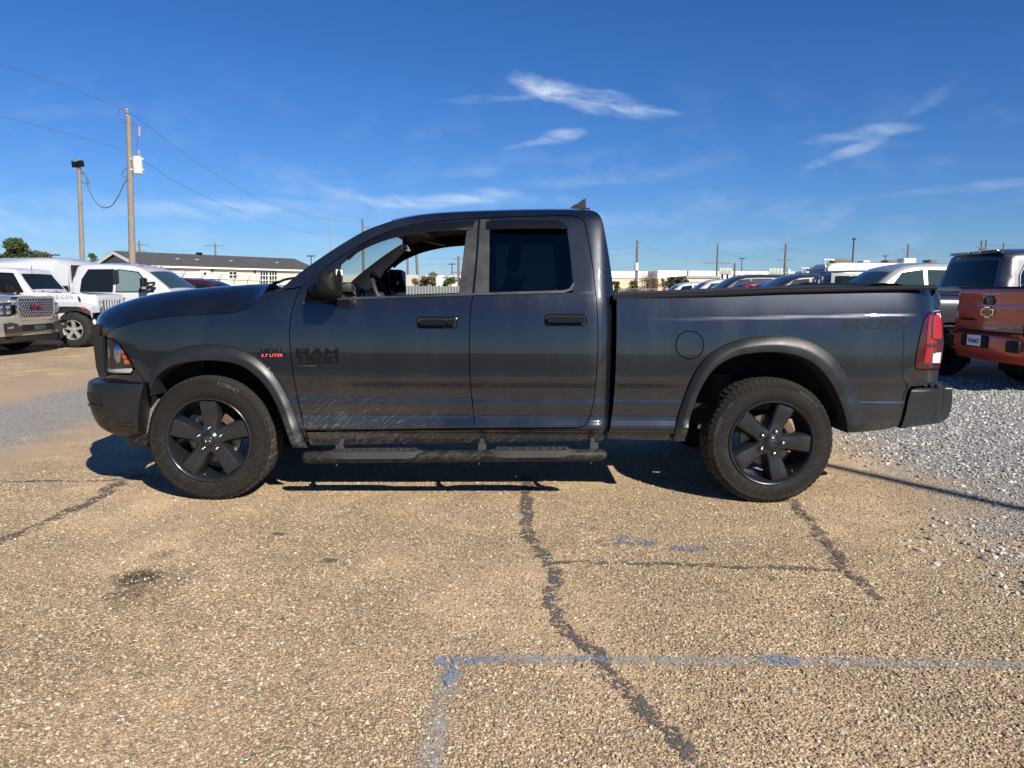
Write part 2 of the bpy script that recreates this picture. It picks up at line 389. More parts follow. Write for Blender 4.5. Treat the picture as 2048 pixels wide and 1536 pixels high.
def cover_material(name, cols, wear_lo, wear_hi, scale, edge=.55, rough=.8):
    """a thin worn coat: broken up by noise and by the stones poking through it"""
    m, t, b, o = new_mat(name); P = t.pos(); x, y, z = t.sep(P); P2 = t.comb(x, y, 0.0)
    uv = t.n('ShaderNodeTexCoord').outputs['UV']; u, v, _ = t.sep(uv)
    n1 = t.noise(P2, scale, 5, .65); n2 = t.noise(P2, scale*4.5, 3, .6); vc = t.vor(P2, 88.0)
    av = t.math('ADD', t.math('ABSOLUTE', v), t.math('MULTIPLY', t.math('SUBTRACT', n2, .5), 1.9))
    a = t.mr(av, 1.0, edge)
    a = t.math('MULTIPLY', a, t.mr(t.math('ADD', n1, t.math('MULTIPLY', t.math('SUBTRACT', t.sep(vc.outputs['Color'])[0], .5), .35)), wear_lo, wear_hi))
    col = t.mix(t.noise(P2, scale*.7, 4), cols[0], cols[1]); t.put(b.inputs['Base Color'], col); b.inputs['Roughness'].default_value = rough
    t.put(b.inputs['Alpha'], a); t.put(b.inputs['Normal'], t.bump(t.math('SUBTRACT', 1.0, vc.outputs['Distance']), .5, .005))
    return m
tar = cover_material('crack_sealant', ((.085,.075,.068),(.135,.118,.104)), .38, .56, 13)
tar2 = cover_material('thin_sealant', ((.085,.075,.066),(.13,.11,.095)), .40, .60, 9)
paint_worn = cover_material('worn_grey_paint', ((.37,.36,.33),(.29,.305,.305)), .28, .72, 16, edge=.5)
paint_blue = cover_material('blue_road_paint', ((.15,.21,.295),(.205,.25,.305)), .40, .60, 13, edge=.5)
g = lambda L: [G(*p) for p in L]
ribbon('crack_seal', g([(1046,950),(1056,1000),(1052,1050),(1070,1090),(1095,1122),(1110,1155),(1104,1200),(1120,1250),(1170,1290),(1215,1340),(1258,1390),(1310,1440),(1362,1490),(1420,1550)]), [.10,.09,.08,.078,.066,.06], tar, .005, 'dark tar crack seal winding down from beneath the truck to the lower edge')
ribbon('crack_seal', g([(1095,1126),(1170,1124),(1250,1128),(1350,1129),(1450,1134),(1600,1138),(1700,1144)]), [.05,.045,.045,.06,.05], tar2, .004, 'thin straight tar seam joining the two winding crack seals')
ribbon('crack_seal', g([(1580,1000),(1600,1022),(1625,1050),(1655,1090),(1690,1138),(1725,1168),(1760,1200)]), [.08,.09,.085,.05], tar2, .006, 'dark tar crack seal running from the rear tyre to the right')
ribbon('crack_seal', g([(285,948),(235,968),(190,1000),(90,1045),(0,1085),(-120,1150)]), [.10,.13,.10,.09,.09], tar2, .004, 'dark tar crack seal slanting from the front tyre to the left edge')
ribbon('crack_seal', g([(-150,968),(0,964),(120,963),(200,963),(270,956)]), [.05,.045,.06], tar2, .006, 'thin tar seam running left from the front tyre')
for (cx, cy, w) in ((660,1121,30),(558,1068,22),(565,1238,20),(1115,1165,30)):
    a, b_ = G(cx-w*.5, cy), G(cx+w*.5, cy+2); ribbon('tar_patch', [a, (a+b_)/2, b_], abs(b_[0]-a[0])*.75, tar, .0055, 'small dark tar spot on the tan aggregate')
ribbon('painted_line', g([(868,1324),(1000,1320),(1200,1321),(1500,1323),(1800,1328),(2080,1332)]), [.088,.082,.08,.078,.07], paint_worn, .0035, 'worn grey blue bay line running across to the right edge')
ribbon('painted_line', g([(905,1342),(893,1380),(880,1430),(868,1480),(852,1545)]), [.105,.10,.10], paint_worn, .0025, 'worn grey bay line running down to the lower edge')
ribbon('paint_patch', g([(870,1325),(900,1323),(960,1321),(1010,1320)]), [.07,.085,.05,.03], paint_blue, .0065, 'bright blue paint left on the corner of the bay line')
ribbon('paint_patch', g([(912,1330),(902,1350),(896,1375)]), [.07,.07,.03], paint_blue, .0075, 'blue paint left below the corner of the bay line')
ribbon('paint_patch', g([(1150,1320),(1180,1320),(1215,1321)]), [.05,.065,.04], paint_blue, .0065, 'blue paint left beside the winding crack seal')
ribbon('paint_patch', g([(1508,1322),(1550,1321),(1600,1325)]), [.06,.085,.075], paint_blue, .0065, 'bright blue diamond of paint left on the bay line')
faint = cover_material('faint_blue_paint', ((.12,.17,.24),(.19,.22,.25)), .52, .66, 7, edge=.35)
ribbon('paint_patch', g([(1190,1092),(1240,1082),(1290,1084),(1330,1094),(1420,1100)]), [.10,.24,.16,.12], faint, .0045, 'faint blue paint smudges behind the rear tyre')

# loose stones, real geometry
def stones(name, P, size, mat, label):
    ico = bmesh.new(); bmesh.ops.create_icosphere(ico, subdivisions=1, radius=1.0); ico.verts.index_update()
    B = np.array([tuple(v.co) for v in ico.verts]); T = np.array([[v.index for v in f.verts] for f in ico.faces]); ico.free()
    n = len(P); V = np.repeat(B[None], n, 0)*(1+RNG.uniform(-.32, .32, (n, len(B), 1)))
    V *= RNG.uniform(.6, 1.25, (n, 1, 3))*np.array([1, 1, .75]); a = RNG.uniform(0, 6.28, n); c, s = np.cos(a)[:,None], np.sin(a)[:,None]
    x, y = V[:,:,0]*c-V[:,:,1]*s, V[:,:,0]*s+V[:,:,1]*c; V = np.stack([x, y, V[:,:,2]], -1)*size[:,None,None]
    V[:,:,:2] += P[:,None,:2]; V[:,:,2] += (size*.28)[:,None]
    Fc = (T[None]+(np.arange(n)*len(B))[:,None,None]).reshape(-1, 3)
    me = bpy.data.meshes.new(name); me.from_pydata(V.reshape(-1, 3), [], Fc); me.materials.append(mat); me.shade_flat()
    o = bpy.data.objects.new(name, me); link(o, kind='stuff', label=label, cat='gravel'); return o
def stone_mat(name, stops, rough=.8):
    m, t, b, o = new_mat(name); r = t.n('ShaderNodeNewGeometry').outputs['Random Per Island']
    c = t.ramp(r, stops); c = t.mix(t.math('MULTIPLY', t.noise(t.pos(), 160, 3), .5), c, (.25,.23,.2)); t.put(b.inputs['Base Color'], c)
    b.inputs['Roughness'].default_value = rough; return m
grey_st = stone_mat('limestone', [(0,(.11,.105,.10)),(.3,(.28,.27,.25)),(.65,(.46,.445,.42)),(1,(.72,.70,.66))])
tan_st = stone_mat('river_pebble', [(0,(.10,.07,.045)),(.25,(.24,.16,.09)),(.5,(.40,.28,.16)),(.72,(.34,.20,.10)),(.88,(.55,.45,.30)),(1,(.68,.62,.52))])
n = 60000; P = np.stack([RNG.uniform(1.2, 9.0, n), RNG.uniform(2.6, 12.0, n)], 1)
e = P[:,0]-(1.55+.2*P[:,1]); wig = .45*np.sin(P[:,1]*2.1+1.0)+.3*np.sin(P[:,0]*3.7+P[:,1]*1.3)
prob = np.clip((e+wig+.25)/1.3, .0, 1)**1.3*np.clip((P[:,1]-2.6)/1.2, 0, 1)
P = P[(RNG.random(n) < prob)]; P = P[P[:,0] < P[:,1]*.78+.4]
stones('gravel', P, RNG.gamma(5., .0019, len(P)).clip(.004, .021), grey_st, 'loose grey limestone gravel around the rear bumper')
n = 72000; Y = 1.75+RNG.random(n)**1.5*3.6; P = np.stack([RNG.uniform(-1, 1, n)*(Y*.74+.2), Y], 1)
stones('pebbles', P, RNG.gamma(6., .00068, n).clip(.0022, .0075), tan_st, 'loose tan pebbles over the aggregate in the foreground')
# ================================================================== the dark grey pickup truck
YB = 4.55; YC = YB + 1.0
def paint(name, col, metal=.55, rough=.34, dirt=True, flake=.22, coat=1.0):
    m, t, b, o = new_mat(name); P = t.pos(); x, y, z = t.sep(P)
    b.inputs['Metallic'].default_value = metal; b.inputs['Coat Weight'].default_value = coat; b.inputs['Coat Roughness'].default_value = .02; b.inputs['Coat IOR'].default_value = 1.66; b.inputs['Specular IOR Level'].default_value = .25
    fl = t.noise(P, 900.0, 1, .5); base = t.mix(fl, tuple(c*(1-flake) for c in col), tuple(c*(1+flake) for c in col))
    film = t.noise(t.mapping(P, sc=(1.0, 1.0, .35)), 4.0, 5, .65)
    base = t.mix(t.math('MULTIPLY', t.mr(film, .45, .8), .025), base, (.20,.19,.18)); r = t.mr(film, .3, .8, rough-.04, rough+.10)
    if dirt:
        # dried mud thrown up behind the front wheel and at the tail, in short slanting streaks
        s1 = t.noise(t.mapping(t.mapping(P, rot=(0, math.radians(38), 0)), sc=(14, 1, 170)), 1.0, 3, .7); s2 = t.noise(P, 70, 3, .7)
        d1 = t.math('MULTIPLY', t.mr(z, .86, .44), t.math('MULTIPLY', t.mr(x, -.15, -1.05), t.mr(x, -1.9, -1.5)))
        d2 = t.math('MULTIPLY', t.mr(z, .62, .40), t.mr(x, 2.05, 2.35)); d3 = t.math('MULTIPLY', t.mr(z, .50, .41), .75)
        dm = t.math('MAXIMUM', d1, t.math('MAXIMUM', d2, d3))
        sm = t.math('ADD', t.math('MULTIPLY', t.mr(s1, .54, .70), .75), t.math('MULTIPLY', t.mr(s2, .55, .72), .45))
        thr = t.math('MULTIPLY', dm, t.math('MULTIPLY', t.math('ADD', sm, t.math('MULTIPLY', dm, .16)), .62), clamp=True)
        base = t.mix(thr, base, (.27,.245,.205)); r = t.mix(thr, r, (.85,.85,.85))
        t.put(b.inputs['Coat Weight'], t.math('SUBTRACT', coat, thr, clamp=True)); t.put(b.inputs['Metallic'], t.math('MULTIPLY', t.math('SUBTRACT', 1.0, thr), metal))
    t.put(b.inputs['Base Color'], base); t.put(b.inputs['Roughness'], r)
    return m
def plastic(name, col, rough=.5, dirt=.0, spec=.22):
    m, t, b, o = new_mat(name); b.inputs['Specular IOR Level'].default_value = spec; P = t.pos(); x, y, z = t.sep(P)
    n1 = t.noise(P, 6, 5, .6); base = t.mix(n1, tuple(c*.8 for c in col), tuple(c*1.25 for c in col)); r = t.mr(n1, .3, .7, rough-.06, rough+.08)
    if dirt:
        s1 = t.noise(t.mapping(t.mapping(P, rot=(0, math.radians(35), 0)), sc=(10, 1, 70)), 1.0, 3, .7)
        d = t.math('MULTIPLY', t.mr(z, .68, .34), t.mr(t.math('ADD', t.math('MULTIPLY', s1, .6), t.math('MULTIPLY', t.noise(P, 40, 4), .4)), .40, .68)); d = t.math('MULTIPLY', d, dirt)
        base = t.mix(d, base, (.25,.225,.19)); r = t.mix(d, r, (.9,.9,.9))
    t.put(b.inputs['Base Color'], base); t.put(b.inputs['Roughness'], r); t.put(b.inputs['Normal'], t.bump(t.noise(P, 900, 2), .12, .001))
    return m
PAINT = paint('granite_grey_paint', (.0076,.0096,.0148), metal=.45)
FLARE = plastic('flare_plastic', (.0125,.0130,.0145), .37, .22, spec=.36)
BLK = plastic('black_plastic', (.0068,.0070,.0076), .52, .14)
RAILM = plastic('rail_plastic', (.006,.006,.006), .7)
TRIM = M('satin_black_trim', (.020,.020,.021), .38, var=.15)
HANDLE = M('handle_black', (.004,.004,.0045), .3, spec=.25)
GLOSSB = M('gloss_black', (.008,.008,.009), .12, coat=.6)
DARK = M('dark_underbody', (.010,.010,.010), .85, var=.3)
FRAME = M('chassis_metal', (.035,.032,.030), .7, var=.4)
GLASSD = glass_mat('tinted_glass', (.075,.085,.085), 1.0)
GLASSC = glass_mat('clear_glass', (.80,.86,.83), 1.0)
VISOR = M('smoked_visor', (.006,.0065,.007), .22, spec=.3)
CHROME = M('chrome', (.75,.75,.76), .08, 1.0)
RUBBER = plastic('tyre_rubber', (.0098,.0089,.0081), .75, .06)
RUBB2 = plastic('tyre_tread_rubber', (.020,.018,.016), .85, .30)
WHEELM = M('black_alloy', (.022,.023,.026), .27, .35, coat=.4, var=.2)
LENS = glass_mat('clear_lens', (.86,.88,.90), 1.5)
REDL = M('red_lens', (.24,.004,.007), .10, coat=.5); REDD = M('dark_red_lens', (.040,.003,.006), .09, coat=.6)
AMB = M('amber_reflector', (.60,.12,.012), .2, coat=.5)
WHT = M('white_reflector', (.72,.73,.74), .18, .3, coat=.8)
RUST = M('rusty_brake', (.10,.058,.034), .75, .3, var=.4); DISC = M('brake_disc', (.22,.19,.17), .42, .9, var=.2)
CLOTH = M('seat_cloth', (.030,.029,.029), .9, var=.2); INTR = M('cabin_trim', (.020,.020,.021), .6, var=.2); LINER = M('headliner', (.16,.155,.15), .9)

truck = empty('pickup_truck', (-.1, YC, 0), label='dark grey metallic crew cab pickup truck with black wheels parked broadside in front', cat='pickup truck')
ORG = np.array([-.1, YC, 0])
zi = pchip(.02+np.array([.28,.36,.40,.445,.458,.468,.485,.505,.535,.57,.644,.650,.660,.665,.72,.80,.90,1.0,1.1,1.2,1.28,1.31,1.34,1.5,1.7,1.78,1.82,1.845,1.865,1.885]),
           [.075,.035,.022,.014,.006,-.012,-.015,-.011,.003,.0065,.0072,.0078,.0110,.0116,.011,.0065,.0065,.010,.0165,.028,.043,.052,.062,.112,.180,.212,.232,.252,.280,.33])
frx = pchip([-2.85,-2.76,-2.70,-2.64,-2.56,-2.46,-2.34,-2.15,-1.9], [.42,.27,.195,.138,.084,.042,.015,.003,0])
cbr = pchip([.30,.50,.55,.60,.63,.66], [0,0,.006,.026,.05,.085])
bdr = pchip([2.2,2.45,2.56,2.64,2.70,2.74], [0,.004,.016,.042,.085,.13])
# bed shoulder: a crease that climbs to the rear
def bed_shoulder(x, z):
    zc = 1.185+.040*np.clip((x-.9)/1.6, 0, 1); k = np.clip((x-.65)/.9, 0, 1); k = k*k*(3-2*k)
    d = z-zc; up = np.where(d > 0, .004*np.clip(d/.014, 0, 1)+.045*np.clip(d, 0, .2)+.16*np.clip(d-.03, 0, None)**1.5, 0)
    return k*up
def sy(x, z): return YB+zi(z)+frx(x)+np.where(x < 1.0, cbr(x), 0)
def sy_bed(x, z): return YB+.004+np.where(x > 1.9, np.where(z < .60, .0065+.10*np.clip(.47-z, 0, .1), zi(np.clip(z, .6, 1.15))), zi(np.minimum(z, 1.15)))+np.where(z > 1.15, .024*np.clip((z-1.15)/.2, 0, 1.2), 0)+bed_shoulder(x, z)+bdr(x)
def S(pts, f=sy, off=0.0):
    out = []
    for px, py in pts:
        Y = YB
        for _ in range(14):
            p = U(px, py, Y); Y = .5*Y+.5*(float(f(p[0], p[2]))-off)
        out.append((p[0], p[2]))
    return np.array(out)
def fillnormals(f, V, e=.004):
    x, z = V[:,0], V[:,1]; gx = (f(x+e, z)-f(x-e, z))/(2*e); gz = (f(x, z+e)-f(x, z-e))/(2*e)
    N = np.stack([gx, -np.ones_like(x), gz], 1); return N/np.linalg.norm(N, axis=1)[:,None]
def panel(name, segs, mat, f=sy, gap=.0028, dx=.05, dz=.014, off=0.0, depth=.02, parent=None, mirror=True, sub=5, raw=False, px=True, label=None):
    """segs: list of (points, gapflag[, smooth]) tracing the outline; becomes a curved sheet with folded edges, both sides of the truck"""
    pts = []; flag = []
    for sgm in segs:
        p, gflag = sgm[0], sgm[1]; sm = sgm[2] if len(sgm) > 2 else True
        q = S(p, f, off) if px else np.asarray(p, float)
        if sm and len(q) > 2: q = catmull(q, sub)
        if pts and np.linalg.norm(pts[-1]-q[0]) < 1e-5: q0 = q[1:]; flag[-1] = flag[-1]
        else: q0 = q
        # edges leaving each vertex take this segment's flag; the joining edge too
        if pts and len(q0) < len(q): flag[-1] = gflag
        for v in q0: pts.append(v); flag.append(gflag)
    if np.linalg.norm(pts[0]-pts[-1]) < 1e-5: pts.pop(); flag.pop()
    P = offset_poly(np.array(pts), [gap if g_ else 0.0 for g_ in flag]) if gap else np.array(pts)
    V, T = cdt_fill(P, dx, dz); y = f(V[:,0], V[:,1])-off; N = fillnormals(f, V)
    n0 = len(V); ring = f(P[:,0], P[:,1])-off
    V3 = np.stack([V[:,0], y, V[:,1]], 1); A = np.stack([P[:,0], ring, P[:,1]], 1); B = A+np.array([0, depth, 0]); n = len(P)
    VV = np.vstack([V3, A, B]); Fc = []
    for a, b_, c in T:
        cr = (V[b_][0]-V[a][0])*(V[c][1]-V[a][1])-(V[b_][1]-V[a][1])*(V[c][0]-V[a][0]); Fc.append((a, b_, c) if cr > 0 else (a, c, b_))
    ar = np.sum(P[:,0]*np.roll(P[:,1],-1)-np.roll(P[:,0],-1)*P[:,1])
    for i in range(n):
        j = (i+1) % n; q = (n0+i, n0+n+i, n0+n+j, n0+j); Fc.append(q if ar > 0 else q[::-1])
    NN = np.vstack([N, np.zeros((2*n, 3))]); out = []
    for side in ((0, 1) if mirror else (0,)):
        X = VV-ORG; Nn = NN.copy(); FF = Fc
        if side: X = X*np.array([1, -1, 1]); Nn = Nn*np.array([1, -1, 1]); FF = [q[::-1] for q in Fc]
        out.append(mesh(name, X, FF, mat, parent or truck, smooth=True, normals=Nn, label=label))
    return out
def tmb(mb, name, mat, parent=None, mirror=False, **kw):
    """world-space MB under the truck; optionally its twin on the far side"""
    v = np.array(mb.v)-ORG; o = MB(); o.v = [tuple(p) for p in v]; o.f = mb.f; r = o.build(name, mat, parent or truck, **kw)
    if mirror:
        o2 = MB(); o2.v = [(p[0], -p[1], p[2]) for p in v]; o2.f = [q[::-1] for q in mb.f]; o2.build(name, mat, parent or truck, **kw)
    return r
# --- traced lines (pixels of the photograph)
sil_A = [(552,579),(561,578),(594,550),(628,525),(662,502),(697,480),(731,461),(765,448),(799,438),(850,429),(919,424),(1004,421),(1107,419),(1165,419.5)]
sil_B = [(1165,419.5),(1183,421),(1196,427),(1204,440),(1209,461),(1218,513),(1225,564),(1228,600),(1230,683),(1226,751),(1219,819),(1209,877)]
shut = [(604,574),(640,545),(680,515),(720,490),(760,470),(800,456),(850,446),(900,440),(958,436)]
shutR = [(958,436),(1060,432.5),(1130,431.5),(1152,433),(1165,440),(1171,452),(1185,530),(1191,584)]
doorF = [(604,574),(594,592),(585,618),(580,645),(579,665),(580,690),(585,740),(596,800),(606,847),(611,861)]
gapB = [(958,436),(953,513),(946,588)]; gapB2 = [(946,588),(941,625),(939,683),(939,734),(943,785),(950,858)]
rearE = [(1191,584),(1194,614),(1196,683),(1194,734),(1189,792),(1182,826),(1174,845),(1164,853),(1150,857)]
FO = [(292,764),(300,742),(318,718),(345,701),(385,692),(430,690),(475,698),(512,717),(545,748),(572,790),(592,838),(608,880),(617,893)]
FI = [(298,792),(303,776),(315,752),(345,732),(390,723),(430,722),(470,728),(500,743),(528,770),(550,806),(566,846),(582,880),(590,893)]
RO = [(1345,881),(1355,842),(1368,800),(1388,752),(1412,718),(1445,694),(1485,680),(1535,673),(1585,675),(1630,687),(1668,712),(1697,752),(1718,800),(1731,838),(1737,864)]
RI = [(1371,882),(1379,845),(1391,806),(1408,768),(1430,738),(1458,719),(1490,709),(1535,705),(1578,708),(1615,720),(1647,745),(1672,783),(1688,822),(1694,848),(1697,867)]
# --- sheet metal
panel('cab_side', [(sil_A, False), (sil_B, False), ([(1209,877),(1202,882),(900,887),(625,891),(619,889),(613,866)], True, False), ([(613,864),(780,861),(950,858.5),(1150,857)], True, False), (rearE[::-1], True), (shutR[::-1], True), (shut[::-1], True), ([(604,574),(575,578),(552,579)], True, False)], PAINT, depth=.03, dx=.035, dz=.012)
door_f = panel('front_door', [(doorF, True), ([(611,861),(780,859),(950,856.5)], True, False), (gapB2[::-1], True), ([(946,588),(678,596.5),(604,605)], False, False)], PAINT)
panel('door_frame', [(shut, True), (gapB, True), ([(946,588),(917,588.8)], False), ([(917,588.8),(933,459)], False, False), ([(933,459),(902,459),(850,461),(799,468),(751,482),(714,502),(681,530)], False), ([(681,530),(678,596.5)], False, False), ([(678,596.5),(604,605)], False, False), ([(604,605),(587.5,611),(594,592),(604,574)], True, False)], PAINT, dx=.03, dz=.012, parent=None)
door_r = panel('rear_door', [(gapB2, True), ([(950,856.5),(1150,855.5)], True, False), (rearE[::-1], True), ([(1191,584),(1146,585.5),(978,587.2),(946,588)], False, False)], PAINT)
panel('door_frame', [(shutR, True), ([(1191,584),(1146,585.5)], False, False), ([(1146,585.5),(1146,566),(1140,502),(1134,459)], False), ([(1134,459),(979,459)], False, False), ([(979,459),(978,587.2)], False, False), ([(978,587.2),(946,588)], False, False), (gapB[::-1], True)], PAINT, dx=.03, dz=.012)
hshut = [(211,671),(222,661),(250,650),(280,642),(340,633),(400,629),(459,626),(483,621),(501,612),(516,599),(527,588)]
panel('front_fender', [(hshut, True), ([(527,588),(534,582),(552,580)], True, False), ([(552,580),(575,579),(604,575)], True, False), (doorF[:8]+[(601,826),(609,858)], True), ([(609,858),(617,886)], True, False), ([(614,884),(600,858),(588,830),(569,790),(541,752),(508,722),(472,704),(430,697),(387,699),(349,708),(324,724),(306,748),(297,766)], False), ([(297,766),(291,766),(269,736),(259,716),(241,689),(226,679),(211,675)], True, False)], PAINT)
bedtop = [(1868,576),(1802,577.5),(1656,581),(1436,589),(1239,596)]
panel('bed_side', [([(1239,596),(1234,602),(1233,683),(1229,785),(1222,847),(1213,877)], False), ([(1213,877),(1345,881)], False, False), ([(1350,880),(1359,846),(1373,803),(1392,758),(1416,723),(1448,700),(1487,686),(1535,680),(1584,682),(1628,694),(1664,718),(1692,757),(1713,803),(1726,840),(1731,863)], False), ([(1731,863),(1764,860),(1796,852)], False, False), ([(1796,852),(1803,833),(1809,808),(1814,784),(1822,773)], False), ([(1822,773),(1864,769.5),(1875,762),(1878,739)], False, False), ([(1878,739),(1835,740),(1830,735),(1833,705),(1841,668),(1848,640),(1855,628.5),(1868,622),(1883,620)], True, False), ([(1881,618),(1882,606),(1877,588),(1868,576)], False), (bedtop, False, False)], PAINT, f=sy_bed, dx=.05, dz=.012)
# fuel door
c = np.array((1379.5, 690)); circ = [(c[0]+29*math.cos(a), c[1]+29*math.sin(a)) for a in np.linspace(0, 2*math.pi, 41)[:-1]]
circ2 = [(c[0]+26.9*math.cos(a), c[1]+26.9*math.sin(a)) for a in np.linspace(0, 2*math.pi, 41)[:-1]]
fd = panel('fuel_door', [(circ, False, False)], M('gap_black', (.002,.002,.002), .9, spec=.05), f=sy_bed, gap=0, off=.0012, depth=.004, mirror=False)[0]
panel('fuel_flap', [(circ2, False, False)], PAINT, f=sy_bed, gap=0, off=.0032, depth=.006, mirror=False, parent=fd)
panel('finger_notch', [([(1396,686),(1405,683),(1407,690),(1404,696),(1397,693)], False, False)], GLOSSB, f=sy_bed, gap=0, off=.0045, depth=.003, mirror=False, parent=fd)
# feature lines: black trim of the windows
panel('belt_moulding', [([(604,603.5),(680,595),(948,586),(948,590.5),(680,600),(605,608)], False, False)], TRIM, off=.006, gap=0, depth=.01)
panel('belt_moulding', [([(946,585.5),(978,584.8),(1126,580.5),(1139,577),(1146,566),(1149,567),(1144,580),(1128,585.5),(946,590.5)], False, False)], TRIM, off=.006, gap=0, depth=.01)
panel('pillar_cover', [([(934,461),(956,438.5),(951,513),(944,587),(917,588)], False, False)], TRIM, off=.005, gap=0, depth=.008)
panel('pillar_cover', [([(961,438.5),(979,440),(979,462),(978,586),(949,587),(956,513)], False, False)], TRIM, off=.005, gap=0, depth=.008)
panel('mirror_sail', [([(603,603),(612,585),(628,567),(655,546),(681,528),(681,597)], False, False)], BLK, off=.007, gap=0, depth=.01)
panel('window_glass', [([(977,457),(1136,457),(1143,502),(1149,567),(1142,583),(977,590)], False, False)], GLASSD, off=-.014, gap=0, depth=.0)
# vent visors: smoked, standing proud of the glass
def visor(pts_top, pts_bot, name='vent_visor'):
    a, b_ = catmull(S(pts_top), 5), catmull(S(pts_bot), 5); n = max(len(a), len(b_)); q = np.linspace(0, 1, n)
    ra = lambda c_: np.stack([np.interp(q, np.linspace(0, 1, len(c_)), c_[:,i]) for i in (0, 1)], 1); a, b_ = ra(a), ra(b_); rows = []
    for t, d in ((0, .006), (.12, .020), (.45, .030), (.85, .033), (1, .033), (1, .029), (.5, .026), (0, .004)):
        p = a+(b_-a)*t; taper = np.minimum(1, np.minimum(np.arange(n), np.arange(n)[::-1])/4.0)*.75+.25
        rows.append(np.stack([p[:,0], sy(p[:,0], p[:,1])-d*taper, p[:,1]], 1))
    tmb(MB().grid(rows), name, VISOR, mirror=True, sharp=50)
visor([(693,514),(722,491),(760,471),(800,458),(850,449),(900,444),(949,442)], [(698,521),(722,503),(760,486),(800,474),(850,465),(900,461),(947,459)])
visor([(972,441.5),(1040,440),(1105,440),(1122,443),(1132,452)], [(972,459),(1040,458),(1105,457.5),(1124,458),(1137,458.5)])
# --- flares
def flare(O, I, f, name, deep=.30):
    o_ = catmull(S(O, f, .03), 4); i_ = catmull(S(I, f, .05), 4); rows = []
    for t, d in ((-.03,-.004),(0,.010),(.04,.020),(.22,.032),(.42,.041),(.50,.044),(.56,.045),(.8,.046),(.95,.045),(1.0,.041),(1.01,.034),(1.0,.0)):
        p = o_+(i_-o_)*t; e = np.linspace(0, 1, len(p)); k = np.clip(np.minimum(e, 1-e)*9+.55, 0, 1)
        yy = f(np.clip(p[:,0], -2.5, 2.6), np.clip(p[:,1], .52, 1.0)); rows.append(np.stack([p[:,0], yy-d*k+(0 if d > 0 else 0), p[:,1]], 1))
    R = np.array(rows); ends = []
    m_ = MB().grid(R)
    for e in (0, -1): m_.add([tuple(p) for p in R[:,e]], [tuple(range(R.shape[0]))])
    tmb(m_, name, FLARE, mirror=True, sharp=28)
    rows = []
    for t, d in ((1.0,.045),(1.03,0.0),(1.06,-.10),(1.06,-.30),(1.06,-.52)):
        p = o_+(i_-o_)*t; yy = f(np.clip(p[:,0], -2.5, 2.6), np.clip(p[:,1], .52, 1.0)); rows.append(np.stack([p[:,0], yy-d, p[:,1]], 1))
    R = np.array(rows); m_ = MB().grid(R)
    cx = R[-1][:,0].mean(); m_.add([tuple(p) for p in R[-1]], [tuple(range(R.shape[1]))])
    tmb(m_, 'wheel_well', DARK, mirror=True)
flare(FO, FI, sy, 'fender_flare'); flare(RO, RI, sy_bed, 'fender_flare')
# --- strips across the truck between the two silhouettes
def rim3(pts, f=sy, sub=5):
    p = catmull(S(pts, f), sub); return np.stack([p[:,0], f(p[:,0], p[:,1]), p[:,1]], 1)
def strip(name, R, mat, crown, nv=17, parent=None, sharp=40):
    """R: (n,3) near-side rail; crown(k, s): (dx, dz) at cross position s in 0..1 (0 = rail, 1 = middle)"""
    rows = []
    for k, p in enumerate(R):
        row = []
        for j in range(nv):
            q = -1+2*j/(nv-1); s = 1-abs(q); dx, dz = crown(k/(len(R)-1), 1-(1-s)**2.2); hw = YC-p[1]
            row.append((p[0]+dx, YC+q*hw, p[2]+dz))
        rows.append(row)
    return tmb(MB().grid(rows), name, mat, sharp=sharp, parent=parent)
railA = rim3(sil_A); iw = int(np.argmin(abs(railA[:,2]-railA[:,2].max()+.085))); xw = railA[iw,0]
wind = railA[:iw+1].copy(); wind[:,1] += .03
strip('windshield', wind, GLASSC, lambda t, s: (-(.16-.08*t)*s, .02*t*s))
roofR = np.vstack([railA[iw:], rim3(sil_B[:4])[1:]]); zr0 = roofR[:,2].copy()
strip('roof', roofR, PAINT, lambda t, s: (-.08*s*(1-t)**2, .055*s))
back = rim3(sil_B[3:]); bw = int(np.argmin(abs(back[:,2]-1.40)))
strip('rear_window', back[:bw+1], GLASSD, lambda t, s: (.03*s, 0)); strip('cab_back', back[bw:], PAINT, lambda t, s: (.03*s*(1-t), 0))
strip('headliner', np.vstack([railA[iw-4:], rim3(sil_B[:4])[1:]])+np.array([0, .03, -.045]), LINER, lambda t, s: (-.06*s*(1-t)**2, .05*s))
fin = MB(); c0 = U(1158, 418, YC)
prof = [(1138,418.5),(1146,411),(1156,407),(1164,400),(1170,397.5),(1171.5,399),(1171,419)]
pp = [U(a, b_, YC) for a, b_ in prof]; zt = max(p[2] for p in roofR)+.045; z0 = min(p[2] for p in pp)
n = len(pp); V = []
for s in (-1, 1):
    for p in pp: V.append((p[0], YC+s*.028*(1-.75*(p[2]-z0)/.1), p[2]))
fin.add(V, [tuple(range(n)), tuple(range(n, 2*n))[::-1]]+[(i, (i+1) % n, n+(i+1) % n, n+i) for i in range(n)])
fin.box((pp[3][0], YC, z0-.06), (.11, .06, .14)); tmb(fin, 'antenna', BLK)
